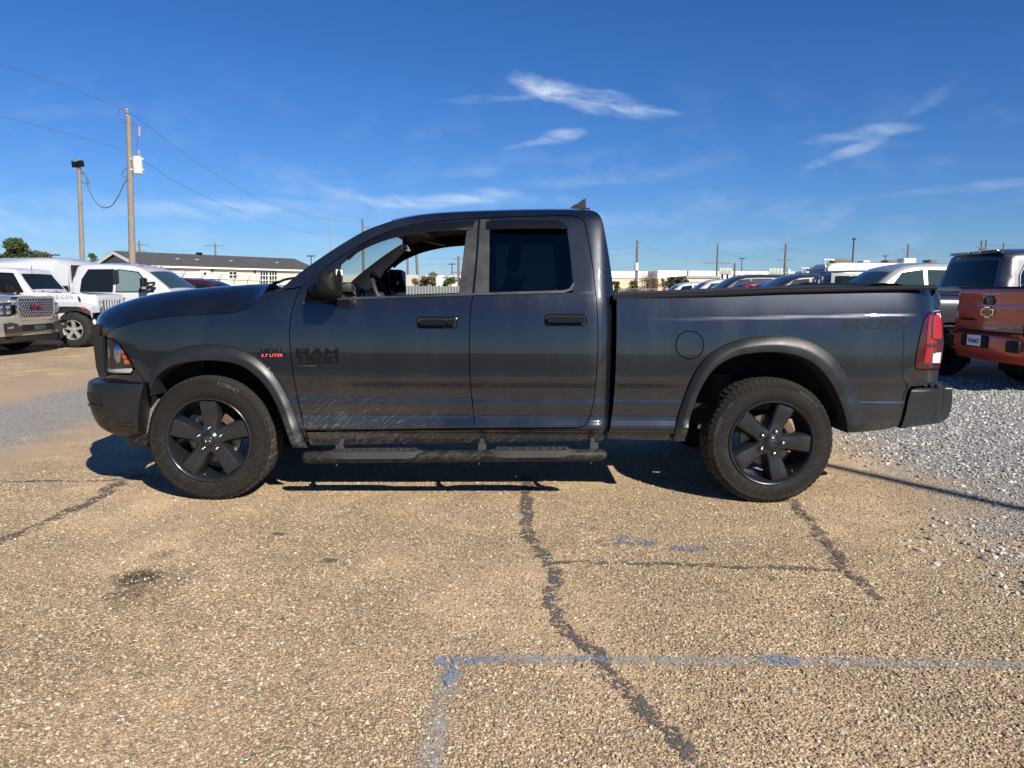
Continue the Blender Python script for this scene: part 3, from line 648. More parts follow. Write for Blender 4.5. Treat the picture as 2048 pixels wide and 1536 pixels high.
# hood
hs_ = catmull(S(hshut), 5); hS = np.stack([hs_[:,0], sy(hs_[:,0], hs_[:,1]), hs_[:,1]], 1)
hsil = [(200,668),(200.5,650),(206,634),(220,621),(250,607.5),(295,594),(340,585.5),(400,578.5),(459,573.5),(534,568.5),(575,567)]
T_ = np.array([U(a, b_, YB+.34) for a, b_ in hsil]); Tc = catmull(T_[:, [0, 2]], 6); o_ = np.argsort(Tc[:,0]); Tz = pchip(np.maximum.accumulate(Tc[o_,0]+np.arange(len(Tc))*1e-5), Tc[o_,1])
rows = []; nu = 44; nv = 25
xf0 = hS[0,0]; xb0 = hS[-1,0]; zS = pchip(np.maximum.accumulate(hS[:,0]+np.arange(len(hS))*1e-5), hS[:,2]); yS = pchip(np.maximum.accumulate(hS[:,0]+np.arange(len(hS))*1e-5), hS[:,1])
xfT = Tc[:,0].min()
for i in range(nu):
    u = i/(nu-1); row = []
    for j in range(nv):
        v = j/(nv-1)   # 0 shut line .. 1 middle
        xf = xf0+(xfT-.03-xf0)*min(1, v/.34)**.55 - .045*max(0, v-.34); xb = xb0 + .0*v - .10*v
        uu = u**1.35; x = xf+(xb-xf)*uu; xs_ = xf0+(xb0-xf0)*uu; xt = xfT+(xb0+.05-xfT)*uu
        y0 = float(yS(xs_)); z0 = float(zS(xs_)); zt = float(Tz(xt)); yr = max(YB+.34, y0+.04)
        if v < .34:
            q = v/.34; y = y0+(yr-y0)*q; z = z0+(zt-z0)*math.sin(q*math.pi/2)**.95
        else:
            q = (v-.34)/.66; y = yr+(YC-yr)*q; z = zt-.030*math.sin(min(1, q*2.2)*math.pi/2)**2*uu+.026*q*q
        row.append((x, y, z))
    rows.append(row)
R = np.array(rows); R2 = R[:, ::-1].copy(); R2[:,:,1] = 2*YC-R2[:,:,1]; full = np.concatenate([R, R2[:,1:]], 1)
tmb(MB().grid(full), 'hood', PAINT, sharp=60)
# cowl and wipers
cw = MB(); xb = hS[-1,0]
rows = [[(xb-.10*(1-abs(q)**2)-.02, YC+q*(1.0-.12), 1.330), (xb+.02-.10*(1-abs(q)**2), YC+q*.88, 1.342), (xb+.22-.17*(1-abs(q)**2), YC+q*.88, 1.335)] for q in np.linspace(-1, 1, 15)]
tmb(cw.grid(rows), 'cowl', BLK)
wp = MB(); a = U(541, 571, YB+.35); wp.tube([a, a+np.array([.06, .15, .045]), a+np.array([.15, .42, .075])], .009, 6).tube([a+np.array([.02,.0,.02]), a+np.array([.14, .2, .06])], .006, 6)
tmb(wp, 'wiper', BLK)
# --- headlight
hl = [([(201,675),(224,679.5),(240,690),(258,717),(267,734),(262,748),(206,746.5),(202,715)], False, False)]
hd = panel('headlight', hl, M('lamp_housing', (.022,.023,.025), .25, .3), off=-.045, gap=0, depth=.0, dx=.03, dz=.02)
for k, base in enumerate(hd):
    mk = lambda nm, pts, mt, off: None
PI_ = math.pi
def lamp_bits(par, sgn):
    def bit(nm, pts, mt, off, dz=.012):
        o = panel(nm, [(pts, False, False)], mt, off=off, gap=0, depth=.012, dx=.02, dz=dz, mirror=(sgn < 0), parent=par)
        if sgn < 0: bpy.data.objects.remove(o[0])
    for (cx_, cy_, r_) in ((229, 709, .050), (210, 707, .040)):
        q_ = S([(cx_, cy_)], sy)[0]; c3 = np.array([q_[0], float(sy(q_[0], q_[1]))+.070, q_[1]]); c3 = c3 if sgn > 0 else np.array([c3[0], 2*YC-c3[1], c3[2]])
        pr = MB().lathe([(r_*math.sin(a_)*.8, r_*1.7*math.cos(a_)) for a_ in np.linspace(.02, PI_-.02, 13)], 20, 'Z', tuple(c3)); tmb(pr, 'projector', M('lamp_chrome', (.60,.62,.65), .14, 1.0), parent=par)
    bit('light_guide', [(205,737),(262,737),(264,742),(260,745.5),(206,744.5)], WHT, -.026)
    for (a, b_, c_, d_) in (((241,697),(246,703),(247,709),(242,707)), ((243,709),(249,711),(253,718),(246,717)), ((247,719),(254,720),(259,729),(249,728))):
        bit('amber_marker', [a, b_, c_, d_], AMB, -.020)
    bit('lens', [(201,675),(224,679.5),(240,690),(258,717),(267,734),(262,748),(206,746.5),(202,715)], LENS, .001)
lamp_bits(hd[0], 1); lamp_bits(hd[1], -1)
# lower valance below the lamp, grille surround, grille, front bumper
panel('lamp_valance', [([(204,749),(263,750.5),(270,738),(291,768),(288,771),(206,764),(202,757)], False, False)], PAINT, gap=.001)
def xplan(i): return float(pchip([0,.03,.09,.15,.25,.4,.7,1.0], [0,.12,.20,.245,.285,.32,.355,.37])(i))
def sweep(name, prof, x0, mat, i0=0.0, n=30, sharp=40, thick=True, ymax=1.0, k=1.0, mirror_mid=True, **kw):
    """prof: (outset, z) section swept round the nose from the body side at x0 to the far side; outset pushes out of the plan curve"""
    ins = np.concatenate([np.array([0,.012,.03,.055,.09,.13,.18,.25,.35,.5,.7,.85])*(1-i0)+i0, [1.0]]); plan = np.array([(x0-k*xplan(i), YB+i) for i in ins])
    full = np.vstack([plan, [(p[0], 2*YC-p[1]) for p in plan[-2::-1]]]); Tn = np.gradient(full, axis=0); Tn /= np.linalg.norm(Tn, axis=1)[:,None]
    N = np.stack([-Tn[:,1], Tn[:,0]], 1); N = np.where((N[:,[0]] < 0) | (abs(N[:,[0]]) < .3), N, -N)
    rows = [[(full[i,0]+N[i,0]*o, full[i,1]+N[i,1]*o, z) for (o, z) in prof] for i in range(len(full))]
    m_ = MB().grid(rows)
    for e in (0, -1): m_.add(rows[e], [tuple(range(len(prof)))])
    return tmb(m_, name, mat, sharp=sharp, **kw)
BPROF = [(-.10,.762),(-.03,.772),(-.008,.768),(.0,.755),(.006,.71),(.004,.655),(-.004,.60),(-.014,.55),(-.030,.505),(-.050,.468),(-.085,.435),(-.14,.402),(-.19,.405),(-.17,.70)]
def bplan():
    xs_ = S([(292,774),(268,772)])[:,0]; x0 = -2.535
    side_ = [(xs_[0], YB-.012), (xs_[0]*.66+x0*.34, YB-.014), (xs_[0]*.33+x0*.67, YB-.010), (x0, YB+.0)]
    nose = [(x0-xplan(i)*.98, YB+i) for i in (.012,.03,.055,.09,.13,.18,.25,.35,.5,.7,.85,1.0)]
    pl = np.array(side_+nose); full = np.vstack([pl, [(p[0], 2*YC-p[1]) for p in pl[-2::-1]]]); Tn = np.gradient(full, axis=0); Tn /= np.linalg.norm(Tn, axis=1)[:,None]
    N = np.stack([-Tn[:,1], Tn[:,0]], 1); N = N if N[len(N)//2,0] < 0 else -N; return full, N
BP, BN = bplan(); nB = len(BP)
def bpoint(k, o_, z):
    """k: fractional station along the nose"""
    i = int(np.clip(math.floor(k), 0, nB-2)); t_ = k-i; p = BP[i]*(1-t_)+BP[i+1]*t_; n_ = BN[i]*(1-t_)+BN[i+1]*t_; e_ = min(k, nB-1-k); sh_ = max(0, 1-e_/3.0)
    return (p[0]+n_[0]*o_-.095*sh_*np.clip((.76-z)/.37, 0, 1), p[1]+n_[1]*o_, z)
bz = np.array(BPROF); bo_of = pchip(bz[3:12,1][::-1], bz[3:12,0][::-1])
m_ = MB(); R = [[bpoint(k, o_, z) for o_, z in BPROF] for k in np.arange(0, nB-.99, .5)]; m_.grid(R)
for e in (0, -1): m_.add(R[e], [tuple(range(len(BPROF)))])
bump = tmb(m_, 'front_bumper', FLARE, sharp=26)
def bpatch(name, k0, k1, z0, z1, out, mat, mirror=True, n=7, taper=0.0):
    g_ = [[bpoint(k, float(bo_of(z))+out, z) for z in np.linspace(z0+taper*j/(n-1), z1-taper*.3*j/(n-1), 5)] for j, k in enumerate(np.linspace(k0, k1, n))]
    tmb(MB().grid(g_), name, mat, parent=bump)
    if mirror: tmb(MB().grid([[bpoint(nB-1-k, float(bo_of(z))+out, z) for z in np.linspace(z0, z1, 5)] for k in np.linspace(k0, k1, n)]), name, mat, parent=bump)
RECESS = M('recess_shade', (.005,.005,.006), .6)
bpatch('tow_recess', 4.4, 8.3, .630, .708, .004, RECESS, taper=.02); bpatch('recess_lip', 4.5, 8.2, .612, .632, .010, FLARE)
bpatch('bumper_crease', .3, 3.6, .50, .512, .005, FLARE); bpatch('lower_grille', 11.2, 15.0, .56, .68, .006, RECESS)
# air dam, grey end of the splash shield
panel('splash_shield', [([(265,884),(271,845),(288,800),(310,790),(318,800),(300,850),(292,884)], False, False)], M('grey_shield', (.17,.165,.15), .7, var=.2), f=lambda x, z: YB+.16+0*x+.1*(.6-z), gap=0, depth=.02, dx=.05, dz=.05)
sweep('air_dam', [(-.09,.43),(-.085,.36),(-.10,.34),(-.12,.36),(-.12,.43)], -2.40, BLK)
sweep('grille_frame', [(-.05,1.145),(.0,1.14),(.015,1.11),(.018,1.0),(.012,.86),(.0,.80),(-.05,.785)], -2.455, GLOSSB, i0=.16, sharp=30)
gb = MB()
for zz in (.90, 1.03): gb.box((-2.835, YC, zz), (.05, 1.1, .035), bev=.01)
gb.box((-2.84, YC, .965), (.06, .06, .3), bev=.012); tmb(gb, 'grille_bar', GLOSSB)
# nose closing panels behind lamps and grille
nb = MB(); nb.box((-2.55, YC, .86), (.30, 1.55, .62)); nb.box((-2.30, YC, .95), (.5, 1.50, .5)); tmb(nb, 'radiator_support', DARK)
# --- tail lamp
tlp = [(1883,621),(1886,650),(1887.5,686),(1884,719),(1878.5,738),(1835,739),(1831,733),(1834,705),(1842,668),(1849,640),(1856,629),(1868,623)]
tl = panel('tail_light', [(tlp, False, False)], REDD, f=sy_bed, gap=0, off=.006, depth=.03, dx=.02, dz=.012)
def tbit(pts, mt, nm='lens_block'):
    for k in (0, 1):
        o = panel(nm, [(pts, False, False)], mt, f=sy_bed, gap=0, off=.009, depth=.004, dx=.02, dz=.012, mirror=bool(k), parent=tl[k])
        if k: bpy.data.objects.remove(o[0])
tbit([(1858,632),(1866,630),(1862,646),(1861,678),(1874,682),(1873,690),(1853,690),(1855,664)], REDL)
tbit([(1868,632),(1881,629),(1883.5,650),(1884,676),(1876,678),(1866,676),(1867,655)], M('bright_red_lens', (.36,.007,.009), .12, coat=.5))
tbit([(1852,694),(1874,694),(1872,704),(1865,706),(1863,714),(1863,728),(1848,727)], REDL)
tbit([(1866,708),(1875,705),(1882.5,705),(1880,726),(1865,726)], WHT, 'reversing_lamp')
# --- rear: rails, tonneau, tailgate, bumper
railp = np.array([U(a, b_, YB+.06) for a, b_ in [(1226,594.5),(1290,591.5),(1436,586),(1546,580.5),(1656,577.5),(1802,574),(1872,573)]])
m_ = MB(); rows = []
for p in catmull(railp, 3): rows.append([(p[0], p[1]-.012, p[2]-.020), (p[0], p[1]-.016, p[2]-.010), (p[0], p[1]-.004, p[2]+.006), (p[0], p[1]+.03, p[2]+.011), (p[0], p[1]+.07, p[2]+.008), (p[0], p[1]+.07, p[2]-.03)])
m_.grid(rows); tmb(m_, 'rail_cap', RAILM, mirror=True)
rp = catmull(railp, 2); tmb(MB().grid([[(p[0], YC+q*(YC-p[1]-.06), p[2]+.006+.012*(1-q*q)) for q in np.linspace(-1, 1, 9)] for p in rp]), 'tonneau_cover', M('tonneau_vinyl', (.010,.010,.011), .85, bump=.3, bscale=300))
tg = S([(1876,590),(1882,606),(1882,618)], sy_bed); xt = 2.70
tgp = [(xt-.03,1.385),(xt+.025,1.40),(xt+.035,1.375),(xt+.012,1.34),(xt+.018,1.2),(xt+.018,.95),(xt+.008,.72),(xt-.03,.70)]
tmb(MB().grid([[(x-.02*abs(q)**3, YC+q*.86, z) for (x, z) in tgp] for q in np.linspace(-1, 1, 13)]), 'tailgate', PAINT, sharp=40)
tmb(MB().box((xt+.025, YC, 1.22), (.03, .26, .10), bev=.012), 'tailgate_handle', BLK)
sp_ = MB(); a0 = U(1660, 574, YB+.55); 
tmb(MB().grid([[(2.30, YC+q*.75, 1.405+.012*(1-q*q)), (2.36, YC+q*.75, 1.425+.012*(1-q*q)), (2.52, YC+q*.74, 1.43+.012*(1-q*q)), (2.64, YC+q*.72, 1.408), (2.66, YC+q*.72, 1.39)] for q in np.linspace(-1, 1, 11)]), 'tailgate_spoiler', BLK)
bf = lambda x, z: YB+.035+bdr(np.clip(x-.10, 0, 2.74))*1.0+.06*np.clip((.52-z)/.14, 0, 1.5)**2+.05*np.clip((z-.745)/.03, 0, 1.2)**2
rb = panel('rear_bumper', [([(1802,857),(1810,833),(1819,793),(1824,780),(1832,776.5)], False), ([(1832,776.5),(1868,774),(1873,765),(1890,765)], False, False), ([(1890,765),(1900,769),(1904.5,782),(1905,797),(1901,822),(1893,838),(1883,846)], False), ([(1883,846),(1850,850),(1802,857)], False, False)], FLARE, f=bf, gap=0, depth=.25, dx=.03, dz=.012)
m_ = MB(); xr = 2.84
m_.grid([[(xr+.02-.10*abs(q)**4+dx_, YC+q*.885, z) for (dx_, z) in ((-.16,.775),(-.02,.775),(.0,.755),(.01,.65),(-.005,.56),(-.06,.52),(-.16,.52))] for q in np.linspace(-1, 1, 15)])
tmb(m_, 'bumper_bar', FLARE, parent=rb[0], sharp=30)
m_ = MB(); s_ = U(1888, 764, YB+.1)
for k in range(4): m_.box((2.62+.045*k, YB+.16, .778), (.022, .16, .008))
tmb(m_, 'step_tread', M('tread_rubber', (.03,.03,.03), .8), parent=rb[0])
# --- underbody
ub = MB(); ub.box((-.35, YC, .50), (2.2, 1.60, .12)); ub.box((1.8, YC, .72), (2.0, 1.0, .10)); ub.box((-1.9, YC, .80), (1.2, .95, .5))
tmb(ub, 'floor_pan', DARK)
fr = MB()
for s in (-1, 1): fr.tube([(-2.5, YC+s*.46, .55), (-1.3, YC+s*.46, .50), (-.9, YC+s*.52, .44), (.8, YC+s*.52, .44), (1.3, YC+s*.46, .60), (2.0, YC+s*.46, .60), (2.7, YC+s*.46, .55)], .065, 6)
fr.box((.75, YC, .43), (.12, 1.1, .08)); fr.box((2.3, YC, .56), (.10, .95, .10)); tmb(fr, 'chassis_rail', FRAME)
ax = MB(); ax.tube([(1.645, YC-.72, .41), (1.645, YC-.2, .41), (1.645, YC+.2, .41), (1.645, YC+.72, .41)], [.045, .05, .05, .045], 10).lathe([(.01,-.15),(.10,-.12),(.15,-.03),(.15,.05),(.10,.12),(.01,.15)], 14, 'X', (1.645, YC+.05, .41))
tmb(ax, 'rear_axle', RUST)
for s in (-1, 1):
    sh = MB(); sh.tube([(1.50, YC+s*.52, .40), (1.42, YC+s*.50, .80)], .032, 8).lathe([(.07, 0), (.07, .22)], 12, 'Z', (1.46, YC+s*.51, .58)); tmb(sh, 'shock_absorber', FRAME)
ex = MB(); ex.tube([(-.6, YC+.3, .40), (.6, YC+.35, .40), (1.1, YC+.38, .42)], .05, 10).tube([(.2, YC+.33, .40), (.9, YC+.36, .40)], .10, 12); tmb(ex, 'exhaust', RUST)
fa = MB(); fa.tube([(-1.917, YC-.72, .41), (-1.917, YC-.35, .47), (-1.9, YC+.35, .47), (-1.917, YC+.72, .41)], .04, 8).tube([(-2.0, YC-.7, .50), (-1.9, YC-.4, .55)], .035, 8); tmb(fa, 'front_axle', FRAME)
# inner wheel-house between rear well and frame, lit through the arch
tmb(MB().box((1.02, YB+.30, .62), (.06, .34, .36), ry=.25), 'mud_guard', M('dusty_guard', (.20,.19,.17), .85, var=.2), mirror=True)
# --- running board
rbx0, rbx1 = U(605, 915, YB-.06), U(1213, 910, YB-.06); yb = YB-.055
def rbz(x): return rbx0[2]+(rbx1[2]-rbx0[2])*(x-rbx0[0])/(rbx1[0]-rbx0[0])
xsn = [rbx0[0]+.0, rbx0[0]+.012, rbx0[0]+.04, rbx0[0]+.3, 0, rbx1[0]-.04, rbx1[0]-.012, rbx1[0]]
for side in (0, 1):
    yy = yb if not side else 2*YC-yb; sg = 1 if not side else -1
    rbm = MB(); rbm.tube([(x, yy, rbz(x)) for x in xsn], [.018, .032, .0385, .0385, .0385, .0385, .032, .018], 18)
    board = tmb(rbm, 'running_board', BLK)
    for (pa, pb) in ((640, 862), (966, 1160)):
        a, b_ = U(pa, 905, yb)[0], U(pb, 905, yb)[0]; L = b_-a; rows = []
        for t in np.linspace(0, 1, 15):
            x = a+L*t; k = min(1, min(t, 1-t)/.22); k = k*k*(3-2*k); w = .016+.030*k; zz = rbz(x)+.034
            rows.append([(x, yy-sg*w*1.05, zz-.012-.026*k), (x, yy-sg*w*.85, zz-.0+.004*k), (x, yy-sg*.4*w, zz+.012*k), (x, yy+sg*w*.7, zz+.014*k), (x, yy+sg*w*1.3, zz-.006)])
        pad = tmb(MB().grid(rows), 'step_pad', M('step_pad_rubber', (.026,.0255,.025), .75, var=.3), parent=board)
        rd = MB()
        for t in np.linspace(.16, .84, 13):
            x = a+L*t; rd.box((x, yy-sg*.004, rbz(x)+.050), (.030, .045, .008), rz=random.uniform(-.5, .5), ry=random.uniform(-.1, .1))
        tmb(rd, 'tread_rib', M('step_pad_rubber', (.1,.1,.1)), parent=pad, smooth=False)
    for px_ in (673, 958, 1182):
        x = U(px_, 905, yb)[0]; bk = MB()
        bk.tube([(x, yy, rbz(x)+.02), (x+.012, yy+sg*.06, rbz(x)+.07), (x+.02, yy+sg*.16, rbz(x)+.13)], .016, 6).box((x+.02, yy+sg*.01, rbz(x)+.052), (.05, .012, .055)).tube([(x, yy, rbz(x)-.036), (x, yy, rbz(x)-.056)], .007, 6)
        tmb(bk, 'bracket', FRAME, parent=board)
# --- door handles
for (x0, x1, y0, y1, key, nm) in ((835,914,634.5,655.5,1,0), (1091,1173,629,650,0,1)):
    cx, cy = (x0+x1)/2, (y0+y1)/2
    rr = lambda k, inset=0: [(x0+inset+r_, y_) for r_, y_ in []]
    def rrect(a, b_, c_, d_, r_):
        out = []
        for (ox, oy, st) in ((b_-r_, c_+r_, -90), (b_-r_, d_-r_, 0), (a+r_, d_-r_, 90), (a+r_, c_+r_, 180)):
            for q in range(5): t = math.radians(st+22.5*q); out.append((ox+r_*math.cos(t), oy+r_*math.sin(t)))
        return out
    dp = (door_f, door_r)[nm]
    for k in (0, 1):
        def hp(name, pts, mt, off, dep, par):
            o = panel(name, [(pts, False, False)], mt, gap=0, off=off, depth=dep, mirror=bool(k), parent=par, dx=.03)
            if k: bpy.data.objects.remove(o[0])
            return o[-1]
        hb = hp('door_handle', rrect(x0, x1, y0, y1, 6), DARK, .004, .006, dp[k])
        if not k:
            rr_ = S(rrect(x0, x1, y0, y1, 6)); yy_ = sy(rr_[:,0], rr_[:,1])-.006; tmb(MB().tube([(rr_[i % 20,0], yy_[i % 20], rr_[i % 20,1]) for i in range(21)], .0045, 6, cap=False), 'handle_bezel', M('bezel_gloss', (.02,.02,.021), .18, .6), parent=hb)
        hp('handle_grip', rrect(x0+4, x1-4 if not key else x1-22, y0+4.5, y1-5, 4), HANDLE, .036, .026, hb)
        if key: hp('key_lock', rrect(x1-20, x1-5, y0+4.5, y1-5, 3), HANDLE, .034, .026, hb)
# --- mirrors
def wing_mirror(side):
    c_ = S([(656, 566)])[0]; yh = YB-.17; sg = 1
    O = [(634,549),(640,539.5),(655,536.5),(671,536),(678,541),(681,566),(682,590),(676,597),(655,598),(638,594),(633,580),(632,563)]
    P = catmull(np.array([U(a, b_, yh)[[0, 2]] for a, b_ in O+[O[0]]]), 4)[:-1]; ctr = P.mean(0); rows = []
    for t, yy, sh_ in ((.35,.115,-.02),(.8,.105,-.015),(.95,.08,-.006),(.97,.04,0),(.95,.0,0),(.86,-.035,.0),(.68,-.058,0),(.42,-.07,0),(.15,-.075,0)):
        rows.append([(ctr[0]+(p[0]-ctr[0])*t+sh_, yh+yy, ctr[1]+(p[1]-ctr[1])*t) for p in P])
    R = np.array(rows); R = np.concatenate([R, R[:, :1]], 1); m_ = MB().grid(R); m_.add([tuple(p) for p in R[-1][:-1]], [tuple(range(len(P)))])
    a = U(640, 588, YB+.03); m_.tube([(a[0]-.03, YB+.05, a[2]+.03), (a[0]-.01, YB-.03, a[2]+.02), (a[0]+.04, yh+.1, a[2]+.02)], [.05, .042, .045], 10)
    gl = MB(); gx = P[:,0].max()-(.012 if not side else .002)
    gl.grid([[(gx-.004, yh+.12-.17*s_, ctr[1]-.075+.155*q) for q in (0, .5, 1)] for s_ in (0, .5, 1)])
    if side:
        for k_ in (m_, gl): k_.v = [(p[0], 2*YC-p[1], p[2]) for p in k_.v]
    o = tmb(m_, 'wing_mirror', BLK); tmb(gl, 'mirror_glass', M('mirror_glass', (.8,.82,.85), .01, 1.0), parent=o, smooth=False)
wing_mirror(0)
# far mirror, its glass turned to the driver
ctr_ = U(792, 569, 6.60); fm = MB(); fm.box(tuple(ctr_+np.array([-.05, .06, 0])), (.16, .25, .27), rz=-.85, bev=.045); fm.tube([tuple(ctr_+np.array([-.04, .0, -.09])), (ctr_[0]-.06, 2*YC-YB-.06, ctr_[2]-.10)], .04, 8)
fmo = tmb(fm, 'wing_mirror', BLK); gq = Matrix.Rotation(-.85, 3, 'Z'); gv = [tuple(np.array(gq @ Vector((.083, sy_, sz_)))+ctr_+np.array([-.05, .06, 0])) for sy_, sz_ in ((-.098,-.11),(.098,-.11),(.098,.11),(-.098,.11))]
tmb(MB().add(gv, [(0,1,2,3)]), 'mirror_glass', M('mirror_glass', (.8,.82,.85), .01, 1.0), parent=fmo, smooth=False)
# --- badges
def badge(txt, x0, x1, y0, y1, mat, off, par, f=sy, bold=.012, shear=0.0, extr=.004, name='lettering', slope=0.0):
    V, Fc = text_geo(txt, 1.0, .5, bold, shear); lo, hi = V.min(0), V.max(0)
    a = (V[:,0]-lo[0])/(hi[0]-lo[0]); b_ = (V[:,1]-lo[1])/(hi[1]-lo[1]); c00 = S([(x0, y1), (x1, y1+slope), (x0, y0), (x1, y0+slope)], f)
    xz = (c00[0]*((1-a)*(1-b_))[:,None]+c00[1]*(a*(1-b_))[:,None]+c00[2]*((1-a)*b_)[:,None]+c00[3]*(a*b_)[:,None])
    d = (V[:,2]-lo[2])/(hi[2]-lo[2]); X = np.stack([xz[:,0], f(xz[:,0], xz[:,1])-off-extr*d, xz[:,1]], 1)-ORG
    return mesh(name, X, Fc, mat, par, smooth=False)
STROKES = {'R': [((0,0),(0,1)),((0,1),(1,1)),((1,1),(1,.5)),((1,.5),(0,.5)),((.45,.5),(1,0))], 'A': [((0,0),(.42,1)),((.42,1),(.58,1)),((.58,1),(1,0)),((.2,.30),(.8,.30))], 'M': [((0,0),(0,1)),((0,1),(.5,.35)),((.5,.35),(1,1)),((1,1),(1,0))], '1': [((.55,0),(.55,1)),((.1,1),(.55,1))],
 '5': [((1,1),(0,1)),((0,1),(0,.55)),((0,.55),(1,.55)),((1,.55),(1,0)),((1,0),(0,0))], '0': [((0,0),(0,1)),((0,1),(1,1)),((1,1),(1,0)),((1,0),(0,0))], 'W': [((0,1),(.2,0)),((.2,0),(.5,.75)),((.5,.75),(.8,0)),((.8,0),(1,1))], 'L': [((0,1),(0,0)),((0,0),(1,0))], 'C': [((1,1),(0,1)),((0,1),(0,0)),((0,0),(1,0))], 'K': [((0,0),(0,1)),((0,.5),(1,1)),((.2,.55),(1,0))], 'H': [((0,0),(0,1)),((1,0),(1,1)),((0,.5),(1,.5))], 'E': [((0,0),(0,1)),((0,1),(1,1)),((0,.5),(.85,.5)),((0,0),(1,0))], 'I': [((.5,0),(.5,1))]}
STROKES['O'] = STROKES['0']
def block_text(txt, x0, x1, y0, y1, mat, par, f=sy, thick=.26, gap=.16, slant=0.0, extr=.005, off=.0005):
    """slab letters built stroke by stroke on the body side"""
    n = len(txt); q = 0
    for k, ch in enumerate(txt):
        V = []; Fc = []
        for (a, b_) in STROKES[ch]:
            a, b_ = np.array(a, float), np.array(b_, float); th = thick; w_ = 1-th*.9; A = a*np.array([1-th, 1-th])+th/2; B = b_*np.array([1-th, 1-th])+th/2; d = B-A; L = np.linalg.norm(d); d /= L; nn = np.array([-d[1], d[0]])*np.array([th, th*.72])/2; A = A-d*th/2*.98; B = B+d*th/2*.98
            c4 = [A-nn, B-nn, B+nn, A+nn]; q += 1; px_ = [((x0+(x1-x0)*((k+gap/2+c[0]*(1-gap))/n))+slant*c[1], y1-(y1-y0)*c[1]) for c in c4]; xz = S(px_, f); yy = f(xz[:,0], xz[:,1])-off; i0 = len(V)
            V += [(xz[i,0], yy[i]-extr-.00012*(q % 7), xz[i,1]) for i in range(4)]+[(xz[i,0], yy[i], xz[i,1]) for i in range(4)]; Fc += [(i0,i0+1,i0+2,i0+3),(i0,i0+4,i0+5,i0+1),(i0+1,i0+5,i0+6,i0+2),(i0+2,i0+6,i0+7,i0+3),(i0+3,i0+7,i0+4,i0)]
        mesh('letter', np.array(V)-ORG, Fc, mat, par, smooth=False)
BADGE = M('badge_black', (.0055,.0055,.006), .4, spec=.15); BRED = M('badge_red', (.75,.10,.09), .4)
block_text('RAM', 590, 678, 697, 710.5, BADGE, door_f[0], thick=.24, gap=.12)
block_text('1500', 590, 678, 712.5, 726, BADGE, door_f[0], thick=.23, gap=.16)
bp = panel('badge_plate', [([(592,728),(638.5,728),(638.5,735),(592,735)], False, False)], BADGE, gap=0, off=.003, depth=.003, mirror=False, parent=door_f[0])[0]
badge('CLASSIC', 594, 636.5, 729.3, 733.7, M('badge_grey', (.05,.05,.052), .35), .0032, bp, bold=.01, extr=.001)
fender = [o for o in truck.children if o.name.startswith('front_fender')][0]
block_text('HEMI', 521, 567, 697.5, 706, BADGE, fender, thick=.20, gap=.14, extr=.004)
bp = panel('badge_plate', [([(521.5,707),(568,705.8),(568,714),(521.5,715.3)], False, False)], BADGE, gap=0, off=.003, depth=.003, mirror=False, parent=fender)[0]
badge('5.7 LITER', 523, 566.5, 708, 714, BRED, .0032, bp, bold=.018, extr=.001, slope=-.8)
bedo = [o for o in truck.children if o.name.startswith('bed_side')][0]
block_text('WARLOCK', 1679, 1810, 639.5, 658, M('decal_black', (.0050,.0056,.007), .4, spec=.2), bedo, f=sy_bed, thick=.20, gap=.08, slant=9, extr=.0007)
# --- wheels of the truck
def arc_text(txt, r, a_mid, size, y, mat, par, spacing=1.15, flip=False, name='lettering', bold=.0, thick=.0015):
    """letters standing on a circle of radius r around the Y axis; a_mid in degrees (90 = top) as seen from -Y"""
    V, Fc = text_geo(txt, size, .5, bold, 0, spacing); lo, hi = V.min(0), V.max(0)
    rr = r+(V[:,1] if not flip else -V[:,1]); a = math.radians(a_mid)-(V[:,0] if not flip else -V[:,0])/r
    d = (V[:,2]-lo[2])/(hi[2]-lo[2]); X = np.stack([rr*np.cos(a), y(np.abs(rr))-thick*d, rr*np.sin(a)], 1)
    return mesh(name, X, Fc, mat, par, smooth=False)
def tyre_mesh(R=.412, w=.275, rb=.268, nseg=264, deep=.0045):
    h = w/2; prof = [(rb,.012),(rb+.012,.006),(rb+.03,.001),(rb+.055,0.0),(rb+.08,.003),(R-.042,.010),(R-.038,.0085),(R-.030,.014),(R-.016,.024),(R-.006,.038),(R-.001,.052)]
    c = [(R-.008,.060),(R-.008,.068),(R,.072),(R+.001,.105),(R-.008,.110),(R-.008,.118),(R+.001,.122)]
    half = prof+c; full = half+[(r, w-y) for r, y in half[::-1]]; m = len(full); V = []; sh = {7,8,9,10,m-8,m-9,m-10,m-11}; blk = {13,14,17,m-18,m-15,m-14}
    for k in range(nseg):
        t = 2*math.pi*k/nseg; g1 = k % 4 == 0; g2 = k % 4 == 2
        for i, (r, y) in enumerate(full):
            rr = r-(deep if (g1 and i in sh) or (g2 and i in blk) else 0); V.append((rr*math.cos(t), y, rr*math.sin(t)))
    Fc = [(k*m+i, k*m+i+1, ((k+1) % nseg)*m+i+1, ((k+1) % nseg)*m+i) for k in range(nseg) for i in range(m-1)]
    return V, Fc
